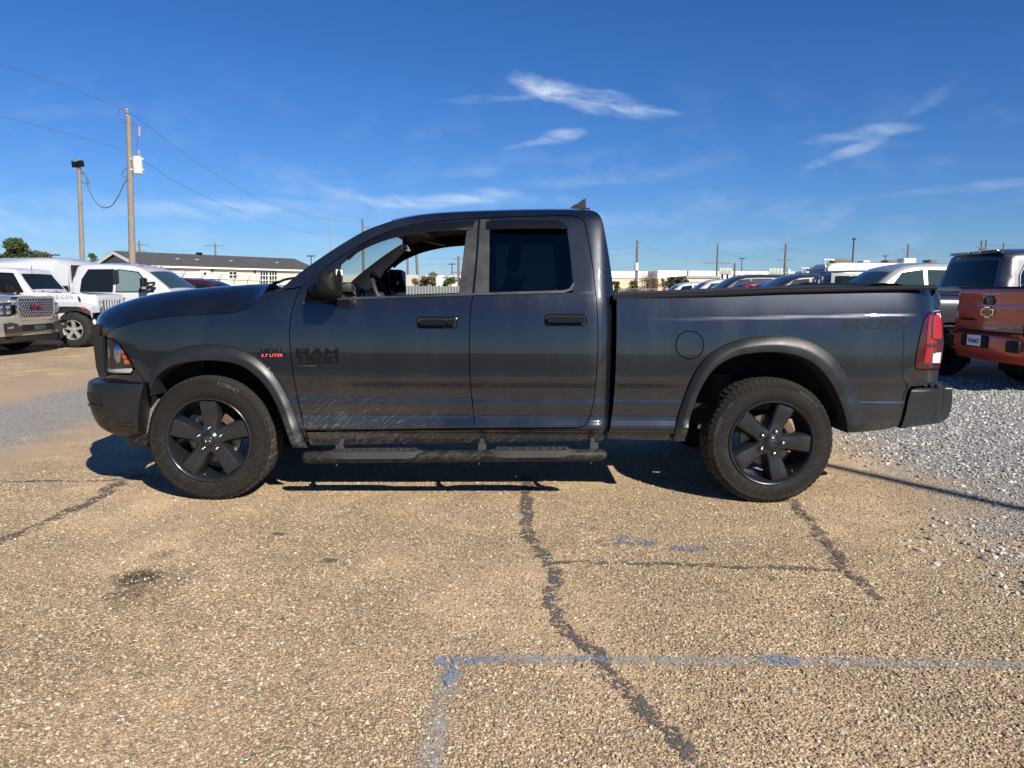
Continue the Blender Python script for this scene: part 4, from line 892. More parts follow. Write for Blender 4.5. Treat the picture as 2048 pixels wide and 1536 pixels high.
def make_wheel(parent, rot=0.0, lettering=()):
    w = empty('wheel', (0, 0, 0), parent=parent)
    V, Fc = tyre_mesh(); m_ = MB(); m_.add(V, Fc); ty = m_.build('tyre', RUBBER, w, sharp=40)
    ty.data.materials.append(RUBB2)
    for p in ty.data.polygons:
        c = p.center; 
        if math.hypot(c.x, c.z) > .392: p.material_index = 1
    ysw = pchip([.26,.28,.30,.325,.35,.376,.40], [.014,.006,.001,.0,.004,.010,.02])
    LET = M('tyre_lettering', (.038,.035,.032), .7)
    for (txt, r, a, s, flip) in lettering: arc_text(txt, r, a, s, ysw, LET, w, flip=flip, bold=.0005)
    lath = MB(); lath.lathe([(.262,.026),(.274,.004),(.276,-.001),(.272,-.004),(.266,-.002),(.260,.006),(.254,.022),(.248,.06),(.243,.10),(.240,.24),(.262,.255)], 96); lath.build('rim', WHEELM, w, sharp=35)
    # five broad spokes, each a bevelled loft from hub to rim
    sp5 = []
    for k in range(5):
        a = math.radians(90+72*k+rot); sm = MB(); rows = []
        for r, wd, yf in ((.040,.050,.018),(.070,.047,.020),(.095,.043,.026),(.125,.0445,.025),(.165,.049,.020),(.205,.053,.014),(.235,.055,.011),(.250,.057,.014),(.256,.060,.026)):
            rows.append([(r, s_, yf+d) for s_, d in ((-wd-.017,.085),(-wd-.012,.035),(-wd,.008),(-wd+.006,.002),(-wd*.5,-.0015),(0,.0),(wd*.5,-.0015),(wd-.006,.002),(wd,.008),(wd+.012,.035),(wd+.017,.085))])
        ca, sa = math.cos(a), math.sin(a)
        R = np.array(rows); X = np.stack([R[:,:,0]*ca-R[:,:,1]*sa, R[:,:,2], R[:,:,0]*sa+R[:,:,1]*ca], -1)
        sm.grid(X); sm.build('spoke', WHEELM, w, sharp=24)
        n_ = MB(); c = (.0745*ca, .020, .0745*sa)
        n_.lathe([(.017,.012),(.0165,-.001),(.0125,-.004),(.012,.008)], 14, 'Y', c); n_.build('lug_seat', GLOSSB, w)
        n_ = MB(); n_.lathe([(.0115,.012),(.0115,-.006),(.0095,-.013),(.005,-.016),(.0001,-.0165)], 12, 'Y', c); n_.build('lug_nut', CHROME if False else M('lug_steel', (.52,.50,.48), .28, 1.0), w)
    hb = MB(); hb.lathe([(.062,.06),(.060,.020),(.050,.012),(.040,.006),(.0385,.008),(.036,.003),(.030,.0),(.0001,-.001)], 32); hb.build('hub', WHEELM, w)
    # ram head emblem: brow, muzzle and two curled horns
    em = MB(); HB = M('emblem_grey', (.075,.078,.085), .25, .6)
    em.prism([(-.010,.014),(-.004,.018),(.004,.018),(.010,.014),(.006,.0),(.0045,-.014),(.0,-.018),(-.0045,-.014),(-.006,.0)], -.004, .001, 'Y')
    for s in (-1, 1): em.tube([(s*.004,-.0015,.013),(s*.015,-.002,.015),(s*.0215,-.002,.006),(s*.020,-.002,-.006),(s*.012,-.002,-.010),(s*.0085,-.002,-.003)], [.004,.005,.005,.0045,.0035,.002], 6)
    em.build('emblem', HB, w)
    dk = MB(); dk.lathe([(.08,.115),(.168,.115),(.168,.140),(.08,.140)], 40, closed=True); dk.build('brake_disc', DISC, w)
    dk = MB(); dk.lathe([(.0001,.09),(.078,.09),(.082,.14),(.13,.20),(.13,.25)], 24); dk.build('hub_carrier', RUST, w)
    cp = MB(); rows = []
    for t in np.linspace(12, 62, 9):
        a = math.radians(t); rows.append([(r*math.cos(a), y, r*math.sin(a)) for r, y in ((.115,.13),(.115,.085),(.125,.075),(.165,.075),(.183,.085),(.186,.13),(.186,.19),(.12,.19))])
    cp.grid(rows); cp.add(rows[0], [tuple(range(8))]); cp.add(rows[-1], [tuple(range(8))]); cp.tube([(.135*math.cos(math.radians(q)), .072, .135*math.sin(math.radians(q))) for q in np.linspace(18, 56, 6)], .008, 6)
    cp.build('brake_caliper', RUST, w)
    va = MB(); a = math.radians(-100 if rot == 0 else -52); va.tube([(.245*math.cos(a), .03, .245*math.sin(a)), (.232*math.cos(a), .012, .232*math.sin(a))], .0045, 8); va.build('valve_stem', M('valve_cap', (.35,.33,.28), .4, .8), w)
    return w
wf = make_wheel(truck, 0.0, [('KUMHO', .372, 68, .036, False)]); WF = U(417, 881, YB+.02); WR = U(1544, 887, YB+.02); WZ = .408; wf.location = (WF[0]-ORG[0], YB+.018-YC, WZ)
wr = make_wheel(truck, -20.0, [('KUMHO', .372, -60, .036, True), ('P275/60 R20 114T', .366, 52, .018, False), ('CRUGEN', .366, 164, .030, False), ('HT51', .368, 138, .018, False)]); wr.location = (WR[0]-ORG[0], YB+.018-YC, WZ)
for w_ in (wf, wr):
    c = copy_tree(w_, truck); c.location = (w_.location.x, -w_.location.y, w_.location.z); c.rotation_euler = (0, 0, math.pi)
# --- cabin
def seat(x, y, rear=False):
    w = .52; m_ = MB()
    rows = []
    for t, dx_, z, hw in ((0,-.42,.80,.20),(.1,-.45,.86,.24),(.3,-.30,.90,.26),(.6,-.05,.87,.26),(.75,.06,.90,.25),(.8,.12,1.10,.26),(.9,.19,1.35,.25),(.95,.235,1.46,.21),(1,.25,1.50,.13)):
        rows.append([(x+dx_, y+hw*q, z-.04*abs(q)**3) for q in np.linspace(-1, 1, 7)])
    back = [[(p[0]+(.12 if i > 4 else 0), p[1], p[2]-(.14 if i <= 4 else .0)) for p in r] for i, r in enumerate(rows)]
    m_.grid(rows); m_.grid(back)
    for e in (0, 6): m_.add([r[e] for r in rows]+[r[e] for r in back[::-1]], [tuple(range(18))])
    s_ = tmb(m_, 'seat', CLOTH)
    h = MB(); h.box((x+.29, y, 1.60), (.09, .26, .17), ry=.2, bev=.035).tube([(x+.27, y-.06, 1.44), (x+.28, y-.06, 1.54)], .008, 6).tube([(x+.27, y+.06, 1.44), (x+.28, y+.06, 1.54)], .008, 6); tmb(h, 'headrest', CLOTH, parent=s_)
for y in (YC-.42, YC+.42): seat(-.28, y)
b2 = MB(); b2.box((.22, YC, .86), (.45, 1.45, .16), bev=.04).box((.47, YC, 1.15), (.14, 1.45, .55), ry=.15, bev=.04); s_ = tmb(b2, 'rear_bench', CLOTH)
h = MB()
for y in (YC-.45, YC+.45): h.box((.53, y, 1.50), (.09, .28, .15), bev=.03)
tmb(h, 'headrest', CLOTH, parent=s_)
db = MB(); db.grid([[(-1.50, YC+q*.84, 1.345), (-1.25, YC+q*.86, 1.37), (-1.14, YC+q*.86, 1.34), (-1.10, YC+q*.86, 1.20), (-1.16, YC+q*.86, 1.0), (-1.25, YC+q*.86, .75)] for q in np.linspace(-1, 1, 11)])
db.box((-1.16, YC-.42, 1.385), (.16, .42, .07), bev=.02); tmb(db, 'dashboard', INTR)
for k, dy in enumerate((-.10, .10)):
    gau = MB(); gau.lathe([(.052,0),(.058,-.012),(.06,0)], 20, 'X', (-1.07, YC-.42+dy, 1.32)); tmb(gau, 'gauge', CHROME)
st_c = np.array([-.90, YC-.42, 1.305]); ang = math.radians(25); pts = []
for t in np.linspace(0, 2*math.pi, 33)[:-1]:
    a, b_ = .19*math.cos(t), .19*math.sin(t); pts.append(st_c+np.array([-b_*math.sin(ang)*-1*-1, a, b_*math.cos(ang)]))
sw = MB(); sw.tube(pts+[pts[0]], .0165, 8, cap=False); sw.box(tuple(st_c+np.array([-.02, 0, -.01])), (.06, .13, .12), ry=-ang, bev=.02)
for t in (0, math.pi, -math.pi/2): e = st_c+np.array([-.19*math.sin(t)*math.sin(ang), .19*math.cos(t), .19*math.sin(t)*math.cos(ang)]); sw.tube([tuple(st_c), tuple(e)], .014, 6)
sw.tube([tuple(st_c), tuple(st_c+np.array([-.3, 0, -.12]))], .03, 8); tmb(sw, 'steering_wheel', INTR)
rm = MB(); rm.box((-.80, YC, 1.70), (.03, .26, .075), bev=.012).tube([(-.81, YC, 1.73), (-.82, YC, 1.79)], .01, 6); tmb(rm, 'rear_view_mirror', GLOSSB)
sv = MB(); sv.box((-.64, YC-.45, 1.755), (.17, .38, .02), ry=.2, bev=.008); tmb(sv, 'sun_visor', LINER); sv = MB(); sv.box((-.64, YC+.45, 1.755), (.17, .38, .02), ry=.2, bev=.008); tmb(sv, 'sun_visor', LINER)
# inner faces of pillars and doors
for nm, seg in (('pillar_trim', [(sil_A, False), (sil_B[:8], False), ([(1228,600),(1191,600),(1180,530),(1150,462),(1040,459),(980,459),(978,590),(917,590),(934,458),(902,457),(850,459),(799,466),(751,480),(714,500),(679,528),(668,545),(640,576),(610,590),(552,581)], False, False)]),
                ('door_trim', [([(604,590),(680,598),(946,590),(1150,586),(1190,590),(1192,840),(612,850)], False, False)])):
    panel(nm, seg, INTR, gap=0, off=-.055, depth=.0, dx=.06, dz=.05)
# ================================================================== other vehicles
CGLASS = M('car_glass', (.008,.011,.012), .04, spec=.35); CGLASS2 = M('car_glass_green', (.03,.05,.05), .04, spec=.5)
CHR2 = M('bright_chrome', (.80,.80,.80), .12, 1.0); TYRE = M('tyre_black', (.011,.0105,.010), .85, var=.3); ALLOY = M('alloy_wheel', (.45,.45,.46), .28, .9); DKALLOY = M('dark_alloy', (.03,.03,.032), .35, .6)
LAMPC = M('lamp_clear', (.55,.57,.60), .12, .55, coat=1.0); LAMPR = M('lamp_red', (.50,.015,.015), .12, coat=1.0)
def carpaint(name, col, metal=0.0, rough=.32): return M(name, col, rough, metal, coat=1.0)
WHITEP = carpaint('white_car_paint', (.49,.495,.51)); SILVERP = carpaint('champagne_silver_paint', (.29,.28,.262), .3, .30); BROWNP = carpaint('dark_brown_paint', (.030,.022,.026), .4)
REDP = carpaint('maroon_paint', (.055,.010,.013), .3); BLUEP = carpaint('blue_paint', (.016,.05,.17), .3); BLACKP = carpaint('black_paint', (.012,.012,.014)); GREYP = carpaint('grey_silver_paint', (.42,.42,.41), .4)
ORANGEP = carpaint('orange_red_paint', (.52,.068,.020), .1); PURP = carpaint('dark_plum_paint', (.050,.047,.060), .5); RUSTP = carpaint('rust_red_paint', (.20,.035,.02), .3)
TPL = {
 'suv': dict(top=[(.010,.17),(.0,.25),(.002,.36),(.010,.42),(.008,.54),(.022,.585),(.12,.625),(.235,.655)], ws=[(.235,.655),(.31,.80),(.385,.925)], roof=[(.385,.925),(.44,.972),(.55,.998),(.72,1.0),(.88,.985),(.925,.965)], rw=[(.925,.965),(.965,.80),(.985,.66)], tail=[(.985,.66),(.998,.56),(1.0,.42),(.995,.25),(.975,.18)],
   wx=(.19,.765), belt=.635, win=[[(.315,.66),(.405,.90),(.50,.925),(.505,.66)],[(.52,.66),(.52,.925),(.685,.93),(.69,.66)],[(.71,.66),(.705,.93),(.88,.915),(.93,.70),(.92,.665)]]),
 'pickup': dict(top=[(.010,.17),(.0,.25),(.002,.38),(.008,.45),(.008,.55),(.022,.585),(.12,.61),(.225,.635)], ws=[(.225,.635),(.29,.80),(.345,.93)], roof=[(.345,.93),(.39,.978),(.47,1.0),(.56,1.0),(.615,.985),(.63,.96)], rw=[(.63,.96),(.645,.80),(.655,.68)], tail=[(.655,.68),(.662,.635),(.80,.635),(.985,.64),(.998,.62),(1.0,.42),(.995,.28),(.985,.20)],
   wx=(.165,.79), belt=.615, win=[[(.295,.64),(.365,.90),(.45,.935),(.455,.635)],[(.47,.635),(.468,.935),(.575,.93),(.60,.80),(.605,.64)]]),
 'sedan': dict(top=[(.010,.16),(.0,.25),(.004,.36),(.015,.44),(.03,.50),(.14,.575),(.265,.62)], ws=[(.265,.62),(.35,.81),(.42,.945)], roof=[(.42,.945),(.48,.99),(.58,1.0),(.70,.97)], rw=[(.70,.97),(.80,.80),(.865,.68)], tail=[(.865,.68),(.97,.655),(.99,.60),(1.0,.42),(.995,.25),(.975,.18)],
   wx=(.185,.79), belt=.615, win=[[(.335,.63),(.425,.90),(.535,.945),(.54,.64)],[(.555,.64),(.55,.945),(.68,.925),(.76,.75),(.75,.66)]]),
}
def simple_wheel(parent, x, y, R, w=.24, rim=ALLOY, spokes=5, side=1, chunky=False):
    """side: -1 = outer face towards local -y"""
    wl = empty('wheel', (x, y, R), rz=0 if side < 0 else math.pi, parent=parent); n = 48; rr = R*.62 if not chunky else R*.56
    prof = [(rr,.012),(rr+.02,.0),(R*.86,.004),(R*.95,.022),(R,.05),(R,w-.05),(R*.95,w-.022),(R*.86,w-.004),(rr,w-.012)]
    V = []; m = len(prof)
    for k in range(n):
        t = 2*math.pi*k/n
        for i, (r, yy) in enumerate(prof): q = r-((.022 if chunky else .006) if (k % 3 == 0 and 3 <= i <= 5) else 0); V.append((q*math.cos(t), yy, q*math.sin(t)))
    mb = MB(); mb.add(V, [(k*m+i, k*m+i+1, ((k+1) % n)*m+i+1, ((k+1) % n)*m+i) for k in range(n) for i in range(m-1)]); mb.build('tyre', TYRE, wl)
    rb = MB(); rb.lathe([(rr*1.01,.01),(rr*.98,.0),(rr*.93,.012),(rr*.90,.06),(rr*.88,.16)], 32); rb.lathe([(rr*.22,.05),(rr*.2,.02),(.0005,.015)], 20)
    for k in range(spokes):
        a = math.radians(90+360/spokes*k); ca, sa = math.cos(a), math.sin(a); rows = []
        for r, wd, yf in ((rr*.1, rr*.16, .03), (rr*.5, rr*.12, .025), (rr*.95, rr*.17, .012)):
            rows.append([(r*ca-s*sa, yy, r*sa+s*ca) for s, yy in ((-wd*1.2, yf+.05), (-wd, yf), (wd, yf), (wd*1.2, yf+.05))])
        rb.grid(rows)
    rb.build('rim', rim, wl, sharp=30)
    bd = MB(); bd.lathe([(.001,.13),(rr*.86,.13)], 20); bd.build('brake_drum', DARK, wl)
    return wl
def arc_pts(cx, r, z0, n=12):
    a0 = math.asin(max(-1, min(1, (z0-r*.93)/ (r*1.14)))) ; R_ = r*1.14; cz = r*.93
    return [(cx+R_*math.cos(t), cz+R_*math.sin(t)) for t in np.linspace(a0, math.pi-a0, n)]
def make_car(name, tpl, L, H, W, mat, loc, rz, label, cat, group=None, wr=.37, rim=ALLOY, glass=CGLASS, sill=.30, roofmat=None, pillars=None, mirror=BLK, spokes=5, chunky=False, tumble=.17, handles=True, lamps=True, wins=True, arch=True, r_fil=.09, ws_glass=None, crownf=.05, wheels=True, wheel_in=.03, door_x=(), rails=False, pl=None, trim_r=.014, glass0=None):
    """pickup / suv / sedan from a side template: front at local x=0, heading +x; side sheets with tumblehome and arches plus a crowned strip across"""
    root = empty(name, loc, rz, label=label, cat=cat, group=group); T = TPL[tpl] if isinstance(tpl, str) else tpl; hw = W/2
    P = lambda pts: np.array([(-x*L, z*H) for x, z in pts])
    segs = {k: catmull(P(T[k]), 4) for k in ('top', 'ws', 'roof', 'rw', 'tail')}
    top = np.vstack([segs['top'], segs['ws'][1:], segs['roof'][1:], segs['rw'][1:], segs['tail'][1:]])
    wxf, wxr = -T['wx'][0]*L, -T['wx'][1]*L; bot = [(top[-1][0]+.02, sill)]
    bot += arc_pts(wxr, wr, sill)[::-1]; bot += arc_pts(wxf, wr, sill)[::-1]; bot += [(top[0][0]-.02, sill)]
    belt = T['belt']*H
    def inset(z):
        z = np.asarray(z, float); up = np.clip((z-belt)/(H-belt), 0, 1.1); lo = np.clip((.55*belt-z)/(.55*belt), 0, 1)
        return up*tumble+.03*np.clip((z-.8*belt)/(.2*belt), 0, 1)**2+.05*lo**2
    xmin, xmax = top[:,0].min(), top[:,0].max()
    def ends(x): x = np.asarray(x, float); return .16*np.clip((x-(xmax-.5))/.5, 0, 1)**2.4+.10*np.clip(((xmin+.4)-x)/.4, 0, 1)**2.4
    def side(x, z, fil=True):
        y = hw-inset(z)-ends(x)
        if fil:
            d = dist_path(np.stack([np.atleast_1d(x), np.atleast_1d(z)], 1), top, closed=False); k = np.clip(1-d/r_fil, 0, 1); y = y-r_fil*.8*(1-np.sqrt(np.clip(1-k*k, 0, 1)))
        return y
    poly = np.vstack([top, bot]); V, Tr = cdt_fill(poly, .09, .06); y = side(V[:,0], V[:,1])
    mb = MB()
    A = np.stack([V[:,0], -y, V[:,1]], 1); mb.add(A, Tr); A[:,1] *= -1; mb.add(A, [t[::-1] for t in Tr])
    # strip across the car
    yb = side(top[:,0], top[:,1]); nrm = np.gradient(top, axis=0); nrm = np.stack([nrm[:,1], -nrm[:,0]], 1); nrm /= np.linalg.norm(nrm, axis=1)[:,None]
    nrm = np.where((nrm[:,[1]] < -.7), -nrm, nrm)
    if nrm[len(nrm)//2][1] < 0: nrm = -nrm
    qs = np.linspace(-1, 1, 13); rows = np.array([[(top[i,0]+nrm[i,0]*crownf*(1-q*q), q*yb[i], top[i,1]+nrm[i,1]*crownf*(1-q*q)) for q in qs] for i in range(len(top))])
    mb.grid(rows)
    body = mb.build('body', mat, root, sharp=60)
    # dark floor and wheel houses
    fl = MB(); fl.box(((xmin+xmax)/2, 0, sill+.12), (L*.93, W*.72, .2)); 
    for wx in (wxf, wxr): fl.box((wx, 0, wr*1.2), (wr*2.35, W*.78, wr*1.5))
    fl.build('underbody', DARK, root)
    def strip_glass(nm, seg, lo, hi, w, gm):
        n0 = [i for i, p in enumerate(top) if np.linalg.norm(p-seg[0]) < 1e-6][0]; n1 = n0+len(seg)-1; idx = np.arange(n0, n1+1); t = np.linspace(0, 1, len(idx)); mask = (t >= lo-1e-6) & (t <= hi+1e-6)
        g_ = np.array([[(top[i,0]+nrm[i,0]*(crownf*(1-q*q)+.008), q*yb[i]*1.0, top[i,1]+nrm[i,1]*(crownf*(1-q*q)+.008)) for q in np.linspace(-w, w, 9)] for i in idx[mask]])
        if len(g_) > 1: MB().grid(g_).build(nm, gm, root)
    if wins:
        strip_glass('windshield', segs['ws'], .06, .94, .90, ws_glass or glass); strip_glass('rear_window', segs['rw'], .08, .92, .86, glass)
        for pts in T['win']:
            q = P(pts); V2, T2 = cdt_fill(q, .15, .12); y2 = side(V2[:,0], V2[:,1])+.006
            for s in (-1, 1): MB().add(np.stack([V2[:,0], s*y2, V2[:,1]], 1), T2 if s < 0 else [t[::-1] for t in T2]).build('side_window', (glass0 or glass) if pts is T['win'][0] else glass, root)
            if pillars is not None:
                n_ = len(q); b_ = MB(); yq = side(q[:,0], q[:,1])+.009
                for s in (-1,): b_.tube([(q[i % n_,0], s*yq[i % n_], q[i % n_,1]) for i in range(n_+1)], trim_r, 5, cap=False)
                b_.build('window_trim', pillars, root)
    if wheels:
        for wx in (wxf, wxr):
            for s in (-1, 1): simple_wheel(root, wx, s*(hw-wheel_in), wr, rim=rim, spokes=spokes, side=s, chunky=chunky)
    if lamps:
        zl = T['top'][4][1]*H if len(T['top']) > 4 else .5*H
        for s in (-1, 1):
            for nm, gm, x0, x1, z0, z1 in (('headlight', LAMPC, xmax-.34, xmax-.02, zl-.10, zl+.03), ('tail_light', LAMPR, xmin+.015, xmin+.16, belt-.30, belt-.02)):
                q = np.array([(x0, z0+.03), (x1, z0), (x1, z1-.01), (x0, z1)]); V2, T2 = cdt_fill(q, .05, .05); y2 = side(V2[:,0], V2[:,1], False)+.005
                MB().add(np.stack([V2[:,0], s*y2, V2[:,1]], 1), T2 if s < 0 else [t[::-1] for t in T2]).build(nm, gm, root)
    if mirror is not None:
        mx = P([T['win'][0][0]])[0]
        for s in (-1, 1):
            y0 = float(side([mx[0]], [belt])[0]); mm = MB(); mm.box((mx[0]-.22, s*(y0+.14), belt+.12), (.10, .22, .17), bev=.03).tube([(mx[0]-.2, s*(y0-.02), belt+.05), (mx[0]-.21, s*(y0+.08), belt+.07)], .025, 6); mm.build('wing_mirror', mirror, root)
    if handles:
        for pts in T['win'][:2]:
            q = P(pts); hx = q[:,0].min()+.10; hz = belt-.13; hy = float(side([hx], [hz])[0])
            for s in (-1, 1): MB().box((hx+.05, s*(hy+.012), hz), (.20, .03, .035), bev=.008).build('door_handle', mirror or BLK, root)
    for dx_ in door_x:
        zz = np.linspace(sill+.06, belt-.01, 8); yy = side(np.full(8, dx_), zz)+.002
        for s in (-1, 1): MB().tube([(dx_, s*yy[i], zz[i]) for i in range(8)], .009, 4).build('door_seam', DARK, root)
    if rails:
        for s in (-1, 1):
            y0 = hw-tumble-.08; MB().tube([(-.44*L, s*y0, H-.03), (-.46*L, s*y0, H+.035), (-.80*L, s*y0, H+.035), (-.82*L, s*y0, H-.03)], .016, 6).build('roof_rail', BLK, root)
    root['_dims'] = [L, H, W]
    return root, side, (xmin, xmax, belt)
def badge_text(txt, size, mat, parent, origin, ux, uy, extr=.006, bold=.01, name='lettering', spacing=1.0, shear=0.0):
    V, Fc = text_geo(txt, size, .5, bold*size, shear, spacing); ux, uy = Vector(ux).normalized(), Vector(uy).normalized(); n = ux.cross(uy); o = Vector(origin)
    z0, z1 = V[:,2].min(), V[:,2].max()
    return mesh(name, [tuple(o+ux*float(v[0])+uy*float(v[1])+n*float((v[2]-z0)/(z1-z0)*extr)) for v in V], Fc, mat, parent, smooth=False)
PI = math.pi
# ---- silver SUV at the left edge
yk, sd, ext = make_car('large_suv', 'suv', 5.2, 1.90, 2.04, SILVERP, (-9.93, 15.05, 0), 0, 'champagne silver SUV with honeycomb chrome grille cut off by the left edge', 'suv', wr=.41, lamps=False, door_x=(-1.75,-2.75), sill=.36)
fr_ = MB(); ys_ = np.linspace(-1, 1, 15)
fr_.grid([[(.015+.05*(1-q*q)-.10*abs(q)**5, q*.99, z) for z in (.40,.46)]+[(.05+.05*(1-q*q)-.14*abs(q)**5, q*1.0, z) for z in (.50,.60,.70,.76)]+[(.02+.04*(1-q*q)-.14*abs(q)**5, q*.98, .80)] for q in ys_]); fr_.build('front_bumper', SILVERP, yk)
MB().grid([[(.02+.05*(1-q*q)-.12*abs(q)**5, q*.95, z) for z in (.27,.33,.40)] for q in ys_]).build('air_dam', BLK, yk)
def octo(w, h, c): return [(-w,-h+c),(-w+c,-h),(w-c,-h),(w,-h+c),(w,h-c*.4),(w-c*.4,h),(-w+c*.4,h),(-w,h-c*.4)]
gm = MB(); gm.prism([(a, b+.94) for a, b in octo(.60,.24,.14)], -.02, .105, 'X'); gr = gm.build('grille_surround', CHR2, yk, smooth=False)
gm = MB(); gm.prism([(a, b+.945) for a, b in octo(.535,.19,.10)], .09, .109, 'X'); gm.build('grille_recess', GLOSSB, yk, smooth=False)
hx = MB(); w_, h_ = .078, .056
for r in range(-3, 4):
    for c in range(-7, 8):
        cx, cz = (c+.5*(r % 2))*w_, .945+r*h_*.93
        if abs(cx) > .51 or abs(cz-.945) > .172: continue
        pts = [(.110, cx+.045*math.cos(t), cz+.040*math.sin(t)) for t in (PI/6+k*PI/3 for k in range(6))]; inn = [(.116, cx+.030*math.cos(t), cz+.024*math.sin(t)) for t in (PI/6+k*PI/3 for k in range(6))]
        hx.add(pts+inn, [(k, (k+1) % 6, 6+(k+1) % 6, 6+k) for k in range(6)])
o = hx.build('grille_mesh', CHR2, yk, smooth=False); o['kind'] = 'stuff'
badge_text('GMC', .17, M('badge_dull_red', (.16,.03,.03), .3, .4), yk, (.122, -.02, .95), (0, 1, 0), (0, 0, 1), extr=.012, bold=.02, spacing=1.1)
for s in (-1, 1):
    hl_ = MB(); hl_.grid([[(.03-.20*t**2.2, s*(.66+.34*t), z) for z in (.80,.86,1.0,1.07-.02*t)] for t in np.linspace(0, 1, 7)]); h0 = hl_.build('headlight', M('headlamp_dark', (.05,.052,.055), .08, .5, coat=1.0), yk)
    for (ty_, tz_) in ((.3,.88),(.3,.99),(.62,.88),(.62,.99)): MB().lathe([(.052,-.01),(.045,.02),(.03,.028),(.0005,.03)], 14, 'X', (.045-.20*ty_**2.2, s*(.66+.34*ty_), tz_)).build('lamp_reflector', CHR2, h0)
    fg = MB(); fg.prism([(s*a, b) for a, b in ((.50,.47),(.95,.47),(.97,.66),(.80,.68),(.62,.64),(.52,.56))], .06, .108, 'X'); f0 = fg.build('fog_lamp', GLOSSB, yk, smooth=False)
    MB().box((.105, s*.84, .58), (.03, .16, .05), bev=.01).build('fog_lens', CHR2, f0)
MB().box((.085, 0, .545), (.05, 1.0, .14), bev=.02).build('lower_grille', BLK, yk); MB().box((.105, .05, .54), (.04, .36, .09), bev=.01).build('plate_mount', M('mount_grey', (.05,.05,.052), .5), yk)
# ---- white off-roader
JT = dict(top=[(.03,.36),(.02,.42),(.0,.46),(.0,.62),(.006,.655),(.02,.665),(.17,.685),(.33,.695)], ws=[(.33,.695),(.375,.83),(.41,.955)], roof=[(.41,.955),(.43,.985),(.60,1.0),(.80,1.0),(.955,.985),(.97,.965)], rw=[(.97,.965),(.978,.84),(.985,.72)], tail=[(.985,.72),(.992,.60),(1.0,.45),(.995,.34)], wx=(.10,.80), belt=.685, win=[[(.37,.70),(.425,.93),(.57,.945),(.575,.70)],[(.595,.70),(.592,.945),(.76,.945),(.765,.70)],[(.79,.71),(.787,.945),(.94,.935),(.955,.71)]])
jp, sd, ext = make_car('off_road_car', JT, 4.3, 1.80, 1.50, WHITEP, (-9.55, 17.35, 0), 0, 'white off-road car with seven slot grille and chunky mud tyres', 'off-roader', wr=.405, rim=GREYP, chunky=True, lamps=False, handles=False, tumble=.09, r_fil=.05, crownf=.02, sill=.52, arch=False, wheel_in=-.13, pillars=GLOSSB)
for s in (-1, 1):
    m_ = MB(); rows = []
    for x, z in ((.06,.80),(.05,.93),(-.05,1.0),(-.25,1.04),(-.62,1.04),(-.84,.98),(-1.0,.80),(-1.05,.60)): rows.append([(x, s*.60, z), (x, s*.90, z-.0), (x-.005, s*.955, z-.03), (x, s*.95, z-.10), (x, s*.90, z-.11)])
    m_.grid(rows); fl_ = m_.build('front_fender', WHITEP, jp); MB().lathe([(.035,0),(.03,.014),(.0005,.018)], 12, 'Y', (-.10, s*.965, .90)).build('marker_lamp', LAMPR, fl_)
    rows = [[(x, s*.72, z), (x, s*.93, z), (x, s*.935, z-.08)] for x, z in ((-2.85,.62),(-2.95,.90),(-3.2,1.0),(-3.7,1.0),(-3.95,.88),(-4.05,.62))]; MB().grid(rows).build('rear_fender', BLK, jp)
    MB().lathe([(.11,-.005),(.105,.014),(.10,.014)], 20, 'X', (.02, s*.50, .96)).build('lamp_ring', GREYP, jp); MB().lathe([(.098,.012),(.085,.026),(.05,.034),(.0005,.036)], 20, 'X', (.012, s*.50, .96)).build('headlight', LAMPC, jp)
    MB().tube([(-.30, s*.735, 1.03), (-.30, s*.75, 1.10), (-.33, s*.745, 1.16)], [.018,.024,.014], 6).build('hood_latch', BLK, jp)
    MB().box((-1.70, s*1.02, 1.32), (.10, .20, .17), bev=.03).box((-1.66, s*.88, 1.28), (.05, .22, .05)).build('wing_mirror', BLK, jp)
for k in range(7): MB().box((.018, (k-3)*.115, .93), (.02, .042, .30), bev=.004).build('grille_slot', GLOSSB, jp)
fb = MB(); fb.box((.17, 0, .66), (.24, 1.55, .18), bev=.04).box((.24, 0, .69), (.14, .7, .10), bev=.03); fb.build('front_bumper', BLK, jp)
MB().box((-.05, 0, .50), (.12, 1.2, .14)).build('skid_plate', DARK, jp); MB().tube([(-.43, -.7, .42), (-.43, .7, .42)], .05, 8).build('front_axle', DARK, jp)
badge_text('RUBICON', .115, M('hood_decal', (.36,.36,.37), .5), jp, (-.72, -.758, 1.155), (1, 0, 0), (0, .1, 1), extr=.003, bold=.0, spacing=1.25)
badge_text('Jeep', .07, M('hood_decal', (.22,.22,.23)), jp, (.012, 0, 1.135), (0, 1, 0), (0, 0, 1), extr=.004, bold=.01)
for a, b in ((-.35, .0), (.15, .5)): MB().tube([(-1.40, a, 1.27), (-1.50, b, 1.30)], .012, 5).build('wiper', BLK, jp)
MB().tube([(-1.35, -.70, 1.22), (-1.37, -.70, 1.85)], .006, 5).build('antenna', BLK, jp)
MB().lathe([(.13+.02*math.cos(t), .02*math.sin(t)) for t in np.linspace(0, 2*PI, 9)], 18, 'X', (-1.60, .35, 1.30)).build('steering_wheel', BLK, jp)
